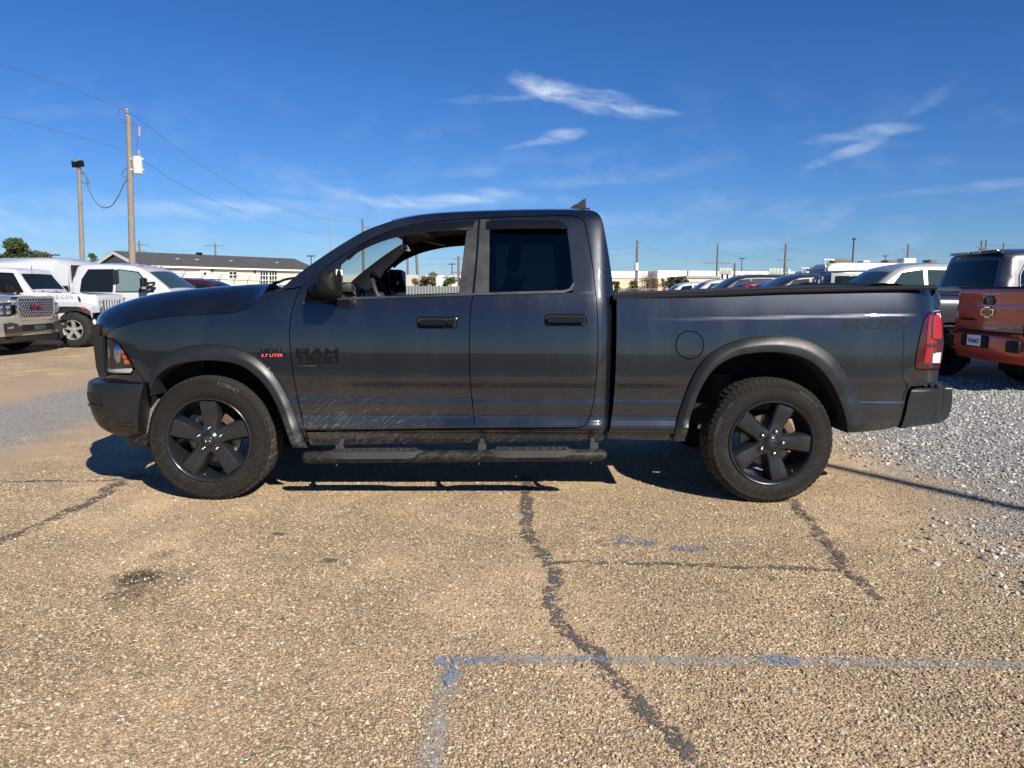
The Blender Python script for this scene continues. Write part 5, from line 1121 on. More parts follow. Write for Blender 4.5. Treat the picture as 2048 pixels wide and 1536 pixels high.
# ---- white crew cab work truck with topper
fo, sd, ext = make_car('work_truck', 'pickup', 6.3, 1.97, 2.03, WHITEP, (-7.62, 20.30, 0), 0, 'white crew cab work truck with black towing mirrors behind the off-roader', 'pickup truck', wr=.42, glass=CGLASS, ws_glass=CGLASS2, door_x=(-1.52,-2.90), pillars=GLOSSB, mirror=None, sill=.48, glass0=M('pale_glass', (.13,.18,.18), .05, spec=.5))
MB().box((-2.87, -.925, 1.55), (.15, .02, .56), ry=-.02).build('pillar_cover', TRIM, fo)
for s in (-1, 1):
    mm = MB(); mm.box((-1.98, s*1.26, 1.44), (.13, .20, .36), bev=.04).tube([(-1.82, s*.98, 1.36), (-1.95, s*1.2, 1.38)], .03, 6).tube([(-1.82, s*.98, 1.50), (-1.95, s*1.2, 1.48)], .03, 6); mo = mm.build('wing_mirror', BLK, fo); MB().box((-1.93, s*1.365, 1.36), (.10, .012, .06)).build('marker_lamp', LAMPC, mo)
MB().box((-1.28, -1.012, 1.16), (.14, .02, .20), bev=.01).build('fender_badge', M('badge_blue', (.10,.16,.32), .4), fo)
for k, yy in enumerate((-.55, -.2, .2, .55)): MB().box((-2.36, yy, 1.955), (.07, .05, .03), bev=.008).build('roof_lamp', LAMPR, fo)
tp = MB(); rows = []
for x, h0 in ((-6.2,2.08),(-6.15,2.14),(-5.0,2.16),(-4.55,2.15),(-4.35,2.11),(-4.16,2.03),(-4.10,1.96),(-4.09,1.25)):
    rows.append([(x, -1.0, 1.24), (x, -.99, 1.60), (x, -.93, min(2.0, h0-.08)), (x, -.78, h0-.04), (x, -.4, h0), (x, .4, h0), (x, .78, h0-.04), (x, .93, min(2.0, h0-.08)), (x, .99, 1.6), (x, 1.0, 1.24)])
tp.grid(rows); tp.add(rows[0], [tuple(range(10))]); tp.build('topper', WHITEP, fo, sharp=45)
MB().box((-4.05, 0, 1.55), (.07, 1.72, .80)).build('cab_gap', DARK, fo)
# ---- maroon SUV peeping over the hood
make_car('maroon_suv', 'suv', 4.7, 1.66, 1.88, REDP, (-9.0, 27.0, 0), 0, 'maroon SUV whose roof shows above the dark hood', 'suv', rails=True, group=None)
MB_ = MB()
# ---- the row at the right, noses to the left
make_car('silver_pickup', 'pickup', 5.9, 2.02, 2.02, GREYP, (7.05, 18.2, 0), PI, 'grey silver pickup facing left behind the tailgate of the dark truck', 'pickup truck', group='vehicles parked in a row behind the truck bed', wr=.42, pillars=CHR2, trim_r=.03, glass=CGLASS2)
make_car('brown_suv', 'suv', 5.2, 1.92, 2.03, BROWNP, (7.25, 25.2, 0), PI, 'dark brown SUV facing left over the bed rail, sun on its pillars drawn as bright trim', 'suv', group='vehicles parked in a row behind the truck bed', pillars=CHR2, trim_r=.03, glass=CGLASS2, rails=True)  # thick chrome tubes stand in for sun reflecting off the pillars
make_car('blue_car', 'suv', 4.5, 1.72, 1.84, BLUEP, (7.85, 28.2, 0), PI, 'bright blue car between the brown SUV and the rust red one', 'car', group='vehicles parked in a row behind the truck bed', pillars=CHR2, trim_r=.03)
make_car('red_car', 'suv', 4.5, 1.74, 1.84, RUSTP, (7.75, 30.4, 0), PI, 'rust red car just left of the blue one', 'car', group='vehicles parked in a row behind the truck bed', pillars=CHR2, trim_r=.03)
make_car('dark_suv', 'suv', 5.2, 2.02, 2.03, BROWNP, (7.75, 32.8, 0), PI, 'long dark SUV left of the red car, sun on its pillars drawn as bright trim', 'suv', group='vehicles parked in a row behind the truck bed', pillars=CHR2, trim_r=.03, glass=CGLASS2, rails=True)  # chrome trim widened here too, in place of the sunlit pillars
make_car('pale_suv', 'suv', 4.8, 1.88, 1.95, WHITEP, (7.55, 35.8, 0), PI, 'pale SUV with green tinted glass second from the left in the row', 'suv', group='vehicles parked in a row behind the truck bed', glass=CGLASS2)
make_car('white_pickup', 'pickup', 5.6, 1.74, 1.95, WHITEP, (6.75, 38.6, 0), PI, 'white pickup with dark windows at the left end of the row', 'pickup truck', group='vehicles parked in a row behind the truck bed')
# ---- black topped off-roader, spare wheel to the left
JT2 = {k: list(v) if isinstance(v, list) else v for k, v in JT.items()}
j2, sd, ext = make_car('black_off_road_car', JT2, 4.5, 2.0, 1.66, BLACKP, (14.2, 23.2, 0), 0, 'black topped off-road car with spare wheel carrier seen over the bed', 'off-roader', wr=.43, rim=DKALLOY, chunky=True, lamps=False, handles=False, tumble=.07, r_fil=.05, crownf=.02, sill=.55, wheel_in=-.10)
MB().box((-3.95, -.822, 1.66), (1.05, .02, .52), bev=.008).build('hardtop_side', M('hardtop_grey', (.28,.28,.27), .5), j2); MB().box((-3.93, -.836, 1.64), (.84, .012, .38), bev=.02).build('quarter_window', CGLASS, j2)
sw_ = simple_wheel(j2, -4.72, -.15, .40, .25, DKALLOY, 5, -1, True); sw_.rotation_euler = (0, 0, -PI/2); sw_.location = (-4.80, -.12, 1.22)
cr = MB(); cr.box((-4.62, -.25, 1.62), (.04, .10, .42)).box((-4.62, -.25, 1.78), (.04, .62, .07)).box((-4.62, -.50, 1.64), (.04, .09, .30)).box((-4.62, .02, 1.64), (.04, .09, .30)).box((-4.62, -.25, 1.52), (.04, .42, .06)); cr.build('tyre_carrier', M('carrier_grey', (.25,.28,.32), .5), j2, smooth=False)
MB().tube([(-3.2, -.55, 2.0), (-3.2, -.55, 2.05), (-3.05, -.55, 2.05), (-3.05, -.55, 2.0)], .015, 6).build('roof_hook', BLK, j2)
# ---- dark plum pickup beyond the orange one
pd_, sd, ext = make_car('plum_pickup', 'pickup', 5.9, 2.06, 2.0, PURP, (11.75, 12.75, 0), 0, 'dark plum pickup with black rear window between the orange tailgate and the row', 'pickup truck', wr=.43, rim=DKALLOY, pillars=CHR2, sill=.55, tumble=.20)
MB().grid([[(-5.90+dx_, q*.78, 1.36+z) for dx_, z in ((.10,.0),(.0,.10),(.02,.14),(.14,.15),(.30,.10))] for q in np.linspace(-1, 1, 9)]).build('tailgate_spoiler', GLOSSB, pd_)
MB().box((-3.73, 0, 2.035), (.16, 1.25, .05), bev=.015).build('brake_lamp_pod', GLOSSB, pd_)
for s in (-1, 1): MB().box((-3.82, s*.16, 2.035), (.02, .22, .03)).build('cargo_lamp', M('lamp_grey', (.35,.34,.36), .3), pd_)
# ---- orange pickup at the right edge
og, sd, ext = make_car('orange_pickup', 'pickup', 5.5, 1.98, 1.90, ORANGEP, (12.30, 10.35, 0), 0, 'orange red pickup showing its tailgate and licence plate at the right edge', 'pickup truck', wr=.41, rim=DKALLOY, lamps=False, sill=.55, crownf=.015, r_fil=.06)
Xr = -5.5
tg_ = MB(); tg_.grid([[(Xr-.012-.02*(1-q*q)+dx_, q*.70, z) for dx_, z in ((.03,.80),(0,.82),(-.004,.92),(.008,.96),(-.006,1.0),(-.008,1.20),(.004,1.24),(-.012,1.30),(-.02,1.38),(.0,1.42),(.05,1.425))] for q in np.linspace(-1, 1, 13)]); tgt = tg_.build('tailgate', ORANGEP, og, sharp=50)
MB().box((Xr-.045, 0, 1.26), (.035, .22, .13), bev=.015).build('tailgate_handle', GLOSSB, tgt)
def bow(k): return [(a*k, b*k) for a, b in ((-.145,-.045),(-.055,-.045),(-.045,-.075),(.06,-.075),(.055,-.045),(.125,-.045),(.145,.045),(.055,.045),(.045,.075),(-.06,.075),(-.055,.045),(-.125,.045))]
b0 = MB().prism([(-a, b+1.09) for a, b in bow(1.0)], Xr-.06, Xr-.02, 'X').build('emblem', CHR2, tgt, smooth=False)
MB().prism([(-a, b+1.09) for a, b in bow(.8)], Xr-.066, Xr-.06, 'X').build('emblem_fill', GLOSSB, b0, smooth=False)
badge_text('COLORADO', .055, GLOSSB, tgt, (Xr-.035, .46, .975), (0, -1, 0), (0, 0, 1), extr=.006, bold=.02, spacing=1.1)
MB().box((Xr+.03, 0, 1.435), (.10, 1.55, .03), bev=.01).build('tailgate_cap', BLK, og)
for s in (-1, 1):
    t0 = MB().grid([[(Xr-.01+.20*t**2, s*(.72+.235*t), z) for z in (.98,1.02,1.15,1.33,1.36)] for t in np.linspace(0, 1, 5)]).build('tail_light', LAMPR, og)
    MB().box((Xr-.012, s*.74, 1.04), (.02, .05, .09)).build('reversing_lamp', WHT, t0)
bmp = MB(); bmp.grid([[(Xr-.10-.05*(1-q*q)+.12*abs(q)**6+dx_, q*.94, z) for dx_, z in ((.10,.79),(.0,.79),(-.02,.76),(-.02,.62),(.02,.52),(.12,.50))] for q in np.linspace(-1, 1, 15)]); bo = bmp.build('rear_bumper', ORANGEP, og, sharp=40)
MB().box((Xr-.165, .05, .68), (.05, .62, .17), bev=.03).build('plate_recess', BLK, bo); MB().box((Xr-.10, 0, .80), (.18, 1.5, .02)).build('bumper_step', BLK, bo)
for s in (-1, 1): MB().box((Xr-.125, s*.70, .65), (.05, .26, .16), bev=.02).build('corner_step', BLK, bo)
pl_ = MB().box((Xr-.198, .02, .69), (.012, .305, .155), bev=.004).build('licence_plate', M('plate_white', (.75,.76,.78), .4), bo)
badge_text('Y46867', .085, M('plate_ink', (.02,.03,.12), .5), pl_, (Xr-.205, .02, .68), (0, -1, 0), (0, 0, 1), extr=.002, bold=.02)
for o_ in bpy.data.objects:
    if '_dims' in o_: del o_['_dims']
# ================================================================== buildings, poles, trees
def plane_hit(px, py, p0, d):
    """ray of a photo pixel with the vertical wall through p0 along d (plan)"""
    r = ray(px, py); n = np.array([-d[1], d[0]]); t = (np.array(p0[:2])@n)/(r[:2]@n); return np.array([r[0]*t, r[1]*t, CAMH+r[2]*t])
SIDING = None
def siding_mat():
    m, t, b, o = new_mat('cream_lap_siding'); P = t.pos(); x, y, z = t.sep(P)
    fr_ = t.math('FRACT', t.math('MULTIPLY', z, 5.0)); n = t.noise(P, .7, 4)
    col = t.mix(n, (.66,.625,.51), (.75,.72,.61)); t.put(b.inputs['Base Color'], col); b.inputs['Roughness'].default_value = .6
    t.put(b.inputs['Normal'], t.bump(fr_, .8, .03)); return m
def shingle_mat():
    m, t, b, o = new_mat('dark_shingles'); P = t.pos(); n1 = t.noise(P, 3, 5, .7); br = t.vor(t.mapping(P, sc=(3, 3, 8)), 1.5)
    col = t.mix(n1, (.045,.045,.047), (.085,.083,.082)); col = t.mix(.35, col, t.mix(t.sep(br.outputs['Color'])[0], (.03,.03,.032), (.10,.10,.10))); t.put(b.inputs['Base Color'], col); b.inputs['Roughness'].default_value = .9; return m
home = empty('mobile_home', (-33, 65, 0), label='cream mobile home with dark shingle roof behind the fence', cat='house')
hd_ = np.array([.6, .8]); hp_ = np.array([-.8, .6]); o0 = np.array([-33., 65.]); HL, HWd = 19.0, 8.2; ze, zr_ = 3.30, 4.42
def hpnt(a, b, z): q = hd_*a+hp_*b; return (q[0], q[1], z)
m_ = MB(); m_.add([hpnt(0,0,0), hpnt(HL,0,0), hpnt(HL,0,ze), hpnt(0,0,ze), hpnt(0,HWd,0), hpnt(HL,HWd,0), hpnt(HL,HWd,ze), hpnt(0,HWd,ze), hpnt(HL,HWd/2,zr_-.15)], [(0,1,2,3),(5,4,7,6),(1,5,6,8,2)]); m_.build('wall', siding_mat(), home, smooth=False)
MB().add([hpnt(0,0,0), hpnt(0,0,ze), hpnt(0,HWd/2,zr_-.1), hpnt(0,HWd,ze), hpnt(0,HWd,0)], [(0,1,2,3,4)]).build('gable_wall', M('shaded_gable', (.30,.31,.34), .6, var=.35, vscale=.8), home, smooth=False)  # bluish grey wall colour stands in for the shade on this end
m_ = MB(); e = .35; rt = .14
for s in (0, 1):
    b0_, b1_ = (-e, HWd/2) if s == 0 else (HWd+e, HWd/2)
    V = [hpnt(-e, b0_, ze-.05), hpnt(HL+e, b0_, ze-.05), hpnt(HL+e, b1_, zr_+.1), hpnt(-e, b1_, zr_+.1)]; V += [(p[0], p[1], p[2]+rt) for p in V]
    m_.add(V, [(0,1,2,3),(4,5,6,7),(0,1,5,4),(1,2,6,5),(2,3,7,6),(3,0,4,7)])
roof_ = m_.build('roof', shingle_mat(), home, smooth=False)
m_ = MB()
for s in (0, 1):
    b0_ = -e if s == 0 else HWd+e; V = [hpnt(-e-.03, b0_, ze-.22), hpnt(-e-.03, HWd/2, zr_-.07), hpnt(-e-.03, HWd/2, zr_+.2), hpnt(-e-.03, b0_, ze+.07)]; V += [hpnt(-e+.02, *q) for q in ((b0_, ze-.22), (HWd/2, zr_-.07), (HWd/2, zr_+.2), (b0_, ze+.07))]; m_.add(V, [(0,1,2,3),(4,5,6,7),(0,1,5,4),(1,2,6,5),(2,3,7,6),(3,0,4,7)])
V = [hpnt(-e, -e-.03, ze-.15), hpnt(HL+e, -e-.03, ze-.15), hpnt(HL+e, -e-.03, ze-.0), hpnt(-e, -e-.03, ze-.0)]; m_.add(V, [(0,1,2,3)])
m_.build('fascia', M('white_trim', (.72,.71,.69), .6), roof_, smooth=False)
for px_, py_ in ((336,513),(376,519),(450,518),(560,521)):
    a = (px_-243)/(628-243)*HL*1.0; MB().box(hpnt(a, 2.2, ze+.62+.1), (.5, .5, .16)).build('roof_vent', M('vent_white', (.55,.55,.53), .5), roof_)
MB().box(hpnt(8.0, HWd/2, zr_+.32), (.5, .5, .25), bev=.05).build('roof_vent', BLK, roof_)
def wall_quad(name, x0, x1, y0, y1, mat, off, parent, z1=None):
    a, b_, c_, d_ = (plane_hit(x, y, o0, hd_) for x, y in ((x0, y1), (x1, y1), (x1, y0), (x0, y0))); n = np.array([-hp_[0], -hp_[1], 0])*off; V = [tuple(p+n-np.array([-33, 65, 0])) for p in (a, b_, c_, d_)]; bk = [tuple(np.array(v)-n*.9) for v in V]
    return MB().add(V+bk, [(0,1,2,3),(0,1,5,4),(1,2,6,5),(2,3,7,6),(3,0,4,7)]).build(name, mat, parent, smooth=False)
WTRIM = M('white_trim', (.72,.71,.69)); 
dr = wall_quad('door', 399, 418.5, 538, 590, WTRIM, .10, home); 
dc = (408.5, 547); V = [tuple(plane_hit(*q, o0, hd_)+np.array([.8,-.6,0])*.14-np.array([-33,65,0])) for q in ((405,547),(408.5,551),(412,547),(408.5,543))]; MB().add(V, [(0,1,2,3)]).build('door_light', GLOSSB, dr, smooth=False)
for (x0, x1, y0, y1, nx, ny) in ((457,472.5,543,556,2,2),(519,535,542,569,3,3),(537,553,542,569,3,3)):
    w_ = wall_quad('window', x0, x1, y0, y1, WTRIM, .08, home)
    for i in range(nx):
        for j in range(ny):
            dx_, dy_ = (x1-x0)/nx, (y1-y0)/ny; wall_quad('pane', x0+i*dx_+.9, x0+(i+1)*dx_-.6, y0+j*dy_+.9, y0+(j+1)*dy_-.8, CGLASS, .10, w_)
for x0 in (339, 349, 359.5): wall_quad('covered_window', x0, x0+7, 540, 563, M('blue_white_wrap', (.42,.45,.52), .5, var=.6, vscale=3.0), .06, home)
for px_, py_ in ((424,540),(509,543)): q = plane_hit(px_, py_, o0, hd_)-np.array([-33,65,0]); MB().box((q[0]+.1, q[1]-.08, q[2]), (.16, .16, .25), bev=.03).build('porch_lamp', BLK, home)
# ---- chain link fence beside it
GALV = M('galvanised_steel', (.38,.38,.37), .45, .8)
def chain_mat():
    m, t, b, o = new_mat('chain_link_mesh'); P = t.obj(); x, y, z = t.sep(P); s = t.math('ADD', x, y)
    a = t.math('FRACT', t.math('MULTIPLY', t.math('ADD', s, z), 9.0)); c = t.math('FRACT', t.math('MULTIPLY', t.math('SUBTRACT', s, z), 9.0))
    k = t.math('MAXIMUM', t.math('LESS_THAN', a, .07), t.math('LESS_THAN', c, .07)); b.inputs['Base Color'].default_value = (.36,.36,.35,1); b.inputs['Metallic'].default_value = .6; t.put(b.inputs['Alpha'], k); return m
CHAIN = chain_mat()
def fence(p0, p1, n, h, label, arms=True):
    p0, p1 = np.array(p0, float), np.array(p1, float); f = empty('chain_link_fence', (*p0, 0), label=label, cat='fence'); d = (p1-p0)/n; L = p1-p0
    for i in range(n+1):
        q = d*i; m_ = MB(); m_.tube([(q[0], q[1], 0), (q[0], q[1], h+.05)], .032, 8)
        if arms: m_.tube([(q[0], q[1], h), (q[0]+.33, q[1]-.10, h+.36)], .02, 6)
        m_.build('post', GALV, f)
    MB().tube([(0, 0, h), (L[0], L[1], h)], .025, 6).build('top_rail', GALV, f)
    MB().add([(0, 0, .03), (L[0], L[1], .03), (L[0], L[1], h), (0, 0, h)], [(0,1,2,3)]).build('mesh_panel', CHAIN, f, smooth=False)
    if arms:
        for k in range(3): t_ = (k+1)/3.1; MB().tube([(.33*t_, -.10*t_, h+.36*t_), (L[0]+.33*t_, L[1]-.10*t_, h+.36*t_)], .006, 4).build('barbed_wire', GALV, f)
fence((-17.7, 34), (-19.4, 61), 9, 1.88, 'galvanised chain link fence with barbed wire arms before the mobile home')
fence((9.0, 62), (26.0, 60), 7, 1.45, 'low chain link fence beside the bushes left of the parked row', arms=False)
# ---- utility poles
POLE = M('weathered_pole', (.22,.19,.15), .9, var=.4, vscale=5.0); POLE2 = M('far_pole', (.14,.125,.11), .9); WIRE = M('wire', (.07,.075,.085), .6); GREYT = M('transformer_grey', (.58,.60,.60), .45); CERA = M('insulator', (.30,.28,.27), .3)
def pole(px, py_top, Y, label, arms=(), r=.13, tilt=None, name='utility_pole', base_px=None, mat=None, extra=None, cap=None, group=None):
    t = U(px, py_top, Y); x0 = t[0] if base_px is None else U(base_px[0], base_px[1], Y)[0]
    if base_px is not None:
        zb = U(base_px[0], base_px[1], Y)[2]; x0 = x0-(t[0]-x0)*(zb/(t[2]-zb))
    p = empty(name, (x0, Y, 0), label=label, cat='pole', group=group); h = t[2]; dx_ = t[0]-x0; at = lambda z: dx_*z/h
    n_ = 10; MB().tube([(at(h*i/n_), 0, h*i/n_) for i in range(n_+1)], [r*(1.25-.45*i/n_) for i in range(n_+1)], 12).build('shaft', mat or POLE2, p)
    for (dz, w, ang) in arms:
        z = h-dz; MB().box((at(z), -.12, z), (w, .10, .12), rz=ang).build('crossarm', mat or POLE2, p)
        for s in (-.45, -.2, .2, .45): MB().lathe([(.05,0),(.06,.05),(.045,.09),(.06,.12),(.02,.17)], 8, 'Z', (at(z)+s*w*math.cos(ang), -.12+s*w*math.sin(ang), z+.06)).build('insulator', CERA, p)
    return p, h, at
def wire(pts, r, label, name='power_line', mat=WIRE, sag=None, n=24):
    P = np.array(pts, float)
    if sag is not None: t = np.linspace(0, 1, n)[:,None]; P = P[0]*(1-t)+P[1]*t; P[:,2] -= sag*4*(t[:,0]*(1-t[:,0]))
    else: P = catmull(P, 8)
    m_ = MB(); m_.tube([tuple(p) for p in P], r, 5); o = m_.build(name, mat); o['label'] = label; o['category'] = 'cable'; return o
YP = 40.0
p, h, at = pole(257, 232, YP, 'tall weathered utility pole carrying the grey transformer', r=.155, base_px=(265, 530), mat=POLE)
MB().lathe([(.06,0),(.11,.03),(.12,.10),(.08,.12),(.11,.16),(.11,.22),(.05,.26)], 12, 'Z', (at(h)-.08, 0, h+.12)).build('top_insulator', CERA, p); MB().tube([(at(h)-.1, 0, h-.4), (at(h)-.08, 0, h+.14)], .03, 6).build('insulator_pin', GALV, p)
zt = U(277, 330, YP)[2]; xt_ = U(276, 330, YP)[0]-p.location.x
tr = MB(); tr.lathe([(.001,-.46),(.24,-.46),(.245,-.42),(.245,.34),(.26,.36),(.26,.40),(.10,.46),(.001,.46)], 20, 'Z', (xt_, -.05, zt)); to = tr.build('transformer', GREYT, p)
MB().lathe([(.05,0),(.08,.06),(.05,.10),(.08,.16),(.05,.20),(.03,.30)], 10, 'Z', (xt_+.12, -.05, zt+.45)).build('bushing', CERA, to)
for dz in (.3, -.25): MB().box((xt_-.26, -.05, zt+dz), (.22, .12, .08)).build('hanger_lug', GREYT, to); MB().box((xt_+.27, -.05, zt+dz), (.12, .10, .07)).build('hanger_lug', GREYT, to)
zc = U(277, 263, YP)[2]; xc_ = U(278, 263, YP)[0]-p.location.x; MB().tube([(at(zc), 0, zc), (xc_, 0, zc)], .03, 6).build('cutout_arm', GALV, p); MB().tube([(xc_, 0, zc-.25), (xc_+.04, 0, zc+.25)], .06, 8).build('fuse_cutout', CERA, p)
u_ = lambda a, b, Y=YP: tuple(U(a, b, Y))
wire([u_(240,217), u_(237,230), u_(244,242), u_(256,247), u_(270,249), u_(279,256)], .02, 'looping jumper wire from the line to the fuse on the tall pole')
wire([u_(277,272), u_(274,290), u_(275,302), u_(281,301)], .018, 'short lead from the fuse down to the transformer')
wire([u_(256,335), u_(248,340), u_(244,350), u_(249,355), u_(256,350)], .018, 'small loop of cable beside the tall pole below the transformer')
p2, h2, at2 = pole(157, 318, YP, 'shorter weathered pole with a floodlight left of the tall pole', r=.115, base_px=(165, 525), mat=POLE)
c_ = np.array(u_(158, 330))-np.array([p2.location.x, YP, 0]); fl_ = MB(); fl_.box((c_[0]-.13, -.15, c_[2]), (.28, .18, .30), rx=.3, bev=.03); fl_.build('floodlight', BLK, p2); MB().box((c_[0]+.20, -.15, c_[2]+.05), (.26, .18, .32), rx=.3, bev=.03).build('floodlight', BLK, p2); MB().tube([(c_[0]-.28, -.1, c_[2]-.1), (c_[0]-.30, -.1, c_[2]+.25)], .02, 5).build('lamp_bracket', BLK, p2)
wire([u_(162,345), u_(172,352), u_(176,372), u_(186,395), u_(200,412), u_(212,415.5), u_(225,410), u_(238,390), u_(248,368), u_(257,356)], .03, 'thick black cable hanging between the two weathered poles')
wire([u_(160,340), u_(170,348), u_(178,362), u_(172,368), u_(163,362)], .022, 'tangle of black cable under the floodlight')
# lines: tall pole to the far pole behind the cab, and off to the left
pf, hf, atf = pole(725, 438, 92, 'far utility pole rising behind the windscreen pillar', r=.16); MB().box((.45, 0, hf-1.0), (.9, .12, .1)).build('arm', POLE2, pf)
wire([u_(255,224), u_(420,330), u_(520,393), u_(610,428), u_(680,441), tuple(U(722,443,90))] if False else [tuple(U(a, b, y)) for a, b, y in ((256,222,40),(330,278,45),(420,341,53),(520,398,64),(610,430,75),(680,441,85),(725,442,92))], .0095, 'upper power line sagging from the tall pole to the far pole')
wire([tuple(U(a, b, y)) for a, b, y in ((288,322,40),(360,368,46),(450,411,56),(550,449,68),(640,468,80),(725,471,92))], .0095, 'lower power line sagging from the transformer pole to the far pole')
wire([tuple(U(a, b, y)) for a, b, y in ((256,222,40),(180,192,37),(80,155,34),(-30,118,31),(-150,70,28))], .008, 'upper power line running off to the left edge')
wire([tuple(U(a, b, y)) for a, b, y in ((253,300,40),(180,280,37),(90,255,34),(-30,224,31),(-150,185,28))], .008, 'lower power line running off to the left edge')
m_, hm, atm = pole(659, 427, 60, 'thin radio mast behind the windscreen', r=.035, name='mast', mat=GALV)
far = [(278,482,120,[(.6,3.2,.3),(1.6,2.2,.3)],'far twin arm pole just right of the tall pole'),(430,487,130,[(.4,3.6,.2)],'far pole with a crossarm above the mobile home roof'),(1275,480,95,[(.9,.5,0)],'far pole with pale riser pipe right of the cab'),(1436,488,125,[(3.2,4.6,.1)],'far pole with wide crossarm above the white building'),(1572,488,110,[(.8,1.6,.3),(2.4,2.6,.2)],'far transformer pole above the dark SUV'),(1817,488,130,[(1.0,2.6,.2),(3.6,4.0,.1)],'far double arm pole above the silver pickup'),(1964,481,125,[(1.2,2.4,.4),(3.4,3.0,.4)],'left one of the twin poles above the plum cab'),(1973,480,126,[(1.6,3.4,.3)],'right one of the twin poles above the plum cab'),(2008,486,140,[(.5,5.5,.1)],'far pole with broad crossarm at the right edge'),(1470,526,105,[],'bare leaning pole between the two billboards'),
       (832,492,90,[(.5,.8,.2)],'leaning pole seen through the open cab window'),(815,510,100,[],'bare pole beside the leaning one in the cab window'),(917,512,100,[(.4,1.6,.2),(2.2,2.2,.2)],'transformer pole at the right of the cab window')]
for (px_, py_, Y_, arms_, lab) in far:
    pp_, hh_, aa_ = pole(px_, py_, Y_, lab, arms=arms_, r=.17, base_px=((px_+4, 575) if px_ in (832,) else None))
    if px_ in (1572, 917, 1275):
        for s in ((1, .9) if px_ != 1275 else (1,)): MB().lathe([(.001,-.5),(.26,-.5),(.26,.5),(.001,.5)], 12, 'Z', (.5*s if px_ != 1275 else -.1, -.3, hh_-(4.2 if px_ == 1572 else 3.4))).build('transformer', GREYT, pp_)
for px_, py_, Y_, lab in ((1708,478,85,'slim dark light pole above the trailers'),(1484,517,140,'far light pole left of the dark SUV'),(1771,512,150,'small far light pole above the silver pickup'),(622,512,110,'far light pole beside the windscreen base'),(904,528,130,'far light pole seen in the cab window'),(103,510,90,'small light pole above the white topper')):
    pp_, hh_, aa_ = pole(px_, py_, Y_, lab, r=.10, name='light_pole', mat=M('pole_paint', (.05,.052,.055), .5)); MB().box((0 if px_ != 103 else .35, 0, hh_), (1.2 if px_ not in (1708,) else .3, .3, .14)).build('lamp_head', BLK, pp_)
for a, b, lab in (((1572,545,110),(1470,530,105),'slack line from the transformer pole to the bare leaning pole'),((1470,528,105),(1400,548,100),'slack line left of the bare leaning pole'),((1572,532,110),(1625,548,75),'service drop right of the transformer pole')):
    wire([U(*a), U(*b)], .016, lab, sag=.8)
for k, (y0_, y1_) in enumerate(((500,492),(512,505),(540,532))): wire([U(760,y0_+12,110), U(1275,y1_,95)], .010, 'distant power line crossing behind the cab at height %s' % ('high', 'middle', 'low')[k], sag=.9)
wire([U(1275,484,95), U(1436,512,125)], .010, 'distant line from the pale riser pole to the wide crossarm', sag=1.2); wire([U(1436,503,125), U(1572,500,110)], .010, 'distant line between the crossarm pole and the transformer pole', sag=1.0); wire([U(1572,494,110), U(1817,500,130)], .010, 'distant line passing above the trailers', sag=1.4); wire([U(1817,505,130), U(2060,500,140)], .010, 'distant line at the far right above the plum cab', sag=1.0)
wire([U(-20,505,100), U(278,492,120)], .010, 'distant line left of the tall pole', sag=1.2); wire([U(278,490,120), U(430,494,130)], .010, 'distant line above the mobile home', sag=.8); wire([U(430,494,130), U(640,503,140)], .010, 'distant line right above the mobile home roof', sag=1.0)
# pole outside the frame whose shadow falls across the gravel
lp = empty('light_pole', (9.15, -4.55, 0), label='pole outside the frame throwing the thin shadow across the gravel', cat='pole'); MB().tube([(0,0,0),(0,0,8.9)], [.085,.06], 14).build('shaft', GALV, lp); MB().box((0,0,8.95), (.35,.35,.12), bev=.03).build('lamp_head', BLK, lp)
# ---- buildings at the right and beyond the cab window
STUC = M('white_stucco', (.78,.77,.74), .8, var=.06, vscale=.3); BEIG = M('beige_wall', (.62,.50,.36), .85, var=.08, vscale=.3)
def building(name, x0p, x1p, ytop, Y, depth, label, split=None, mats=(STUC, BEIG), skew=0.0, doors=()):
    a, b_ = U(x0p, ytop, Y), U(x1p, ytop, Y+skew); zt_ = a[2]; b0 = empty(name, (a[0], Y, 0), label=label, cat='building'); w = b_[0]-a[0]; zs = U(x0p, split, Y)[2] if split else 0.0
    def blk(nm, z0, z1, ov, mt): MB().add([(-ov,-ov,z0),(w+ov,skew-ov,z0),(w+ov,skew+depth,z0),(-ov,depth,z0),(-ov,-ov,z1),(w+ov,skew-ov,z1),(w+ov,skew+depth,z1),(-ov,depth,z1)], [(0,1,5,4),(1,2,6,5),(2,3,7,6),(3,0,4,7),(4,5,6,7)]).build(nm, mt, b0, smooth=False)
    if zs > .5: blk('wall', 0, zs, 0, mats[1]); blk('parapet', zs, zt_, .15, mats[0])
    else: blk('wall', 0, zt_, 0, mats[0])
    for dx_ in doors: MB().box((dx_, -.02, 1.3), (2.4, .08, 2.6)).build('door', M('grey_door', (.2,.19,.18), .6), b0)
    return b0
building('shop_building', 1150, 1293, 542, 115, 40, 'white and beige flat roofed shop just right of the cab', split=556, doors=(3.0,))
building('warehouse', 1317, 1640, 541, 130, 50, 'long white flat roofed warehouse above the parked row', split=557, doors=(6.0, 14.0), skew=4)
building('beige_shed', 1375, 1440, 551.5, 95, 12, 'low beige shed with grey roof before the warehouse', split=556, mats=(M('shed_roof', (.32,.31,.31), .8), BEIG))
building('grey_store', 560, 836, 548, 85, 30, 'pale grey flat store seen through the cab window behind the far mirror', mats=(M('grey_stucco', (.42,.42,.39), .85, var=.06), BEIG))
building('white_store', 836, 960, 551, 105, 30, 'white store seen through the right half of the cab window')
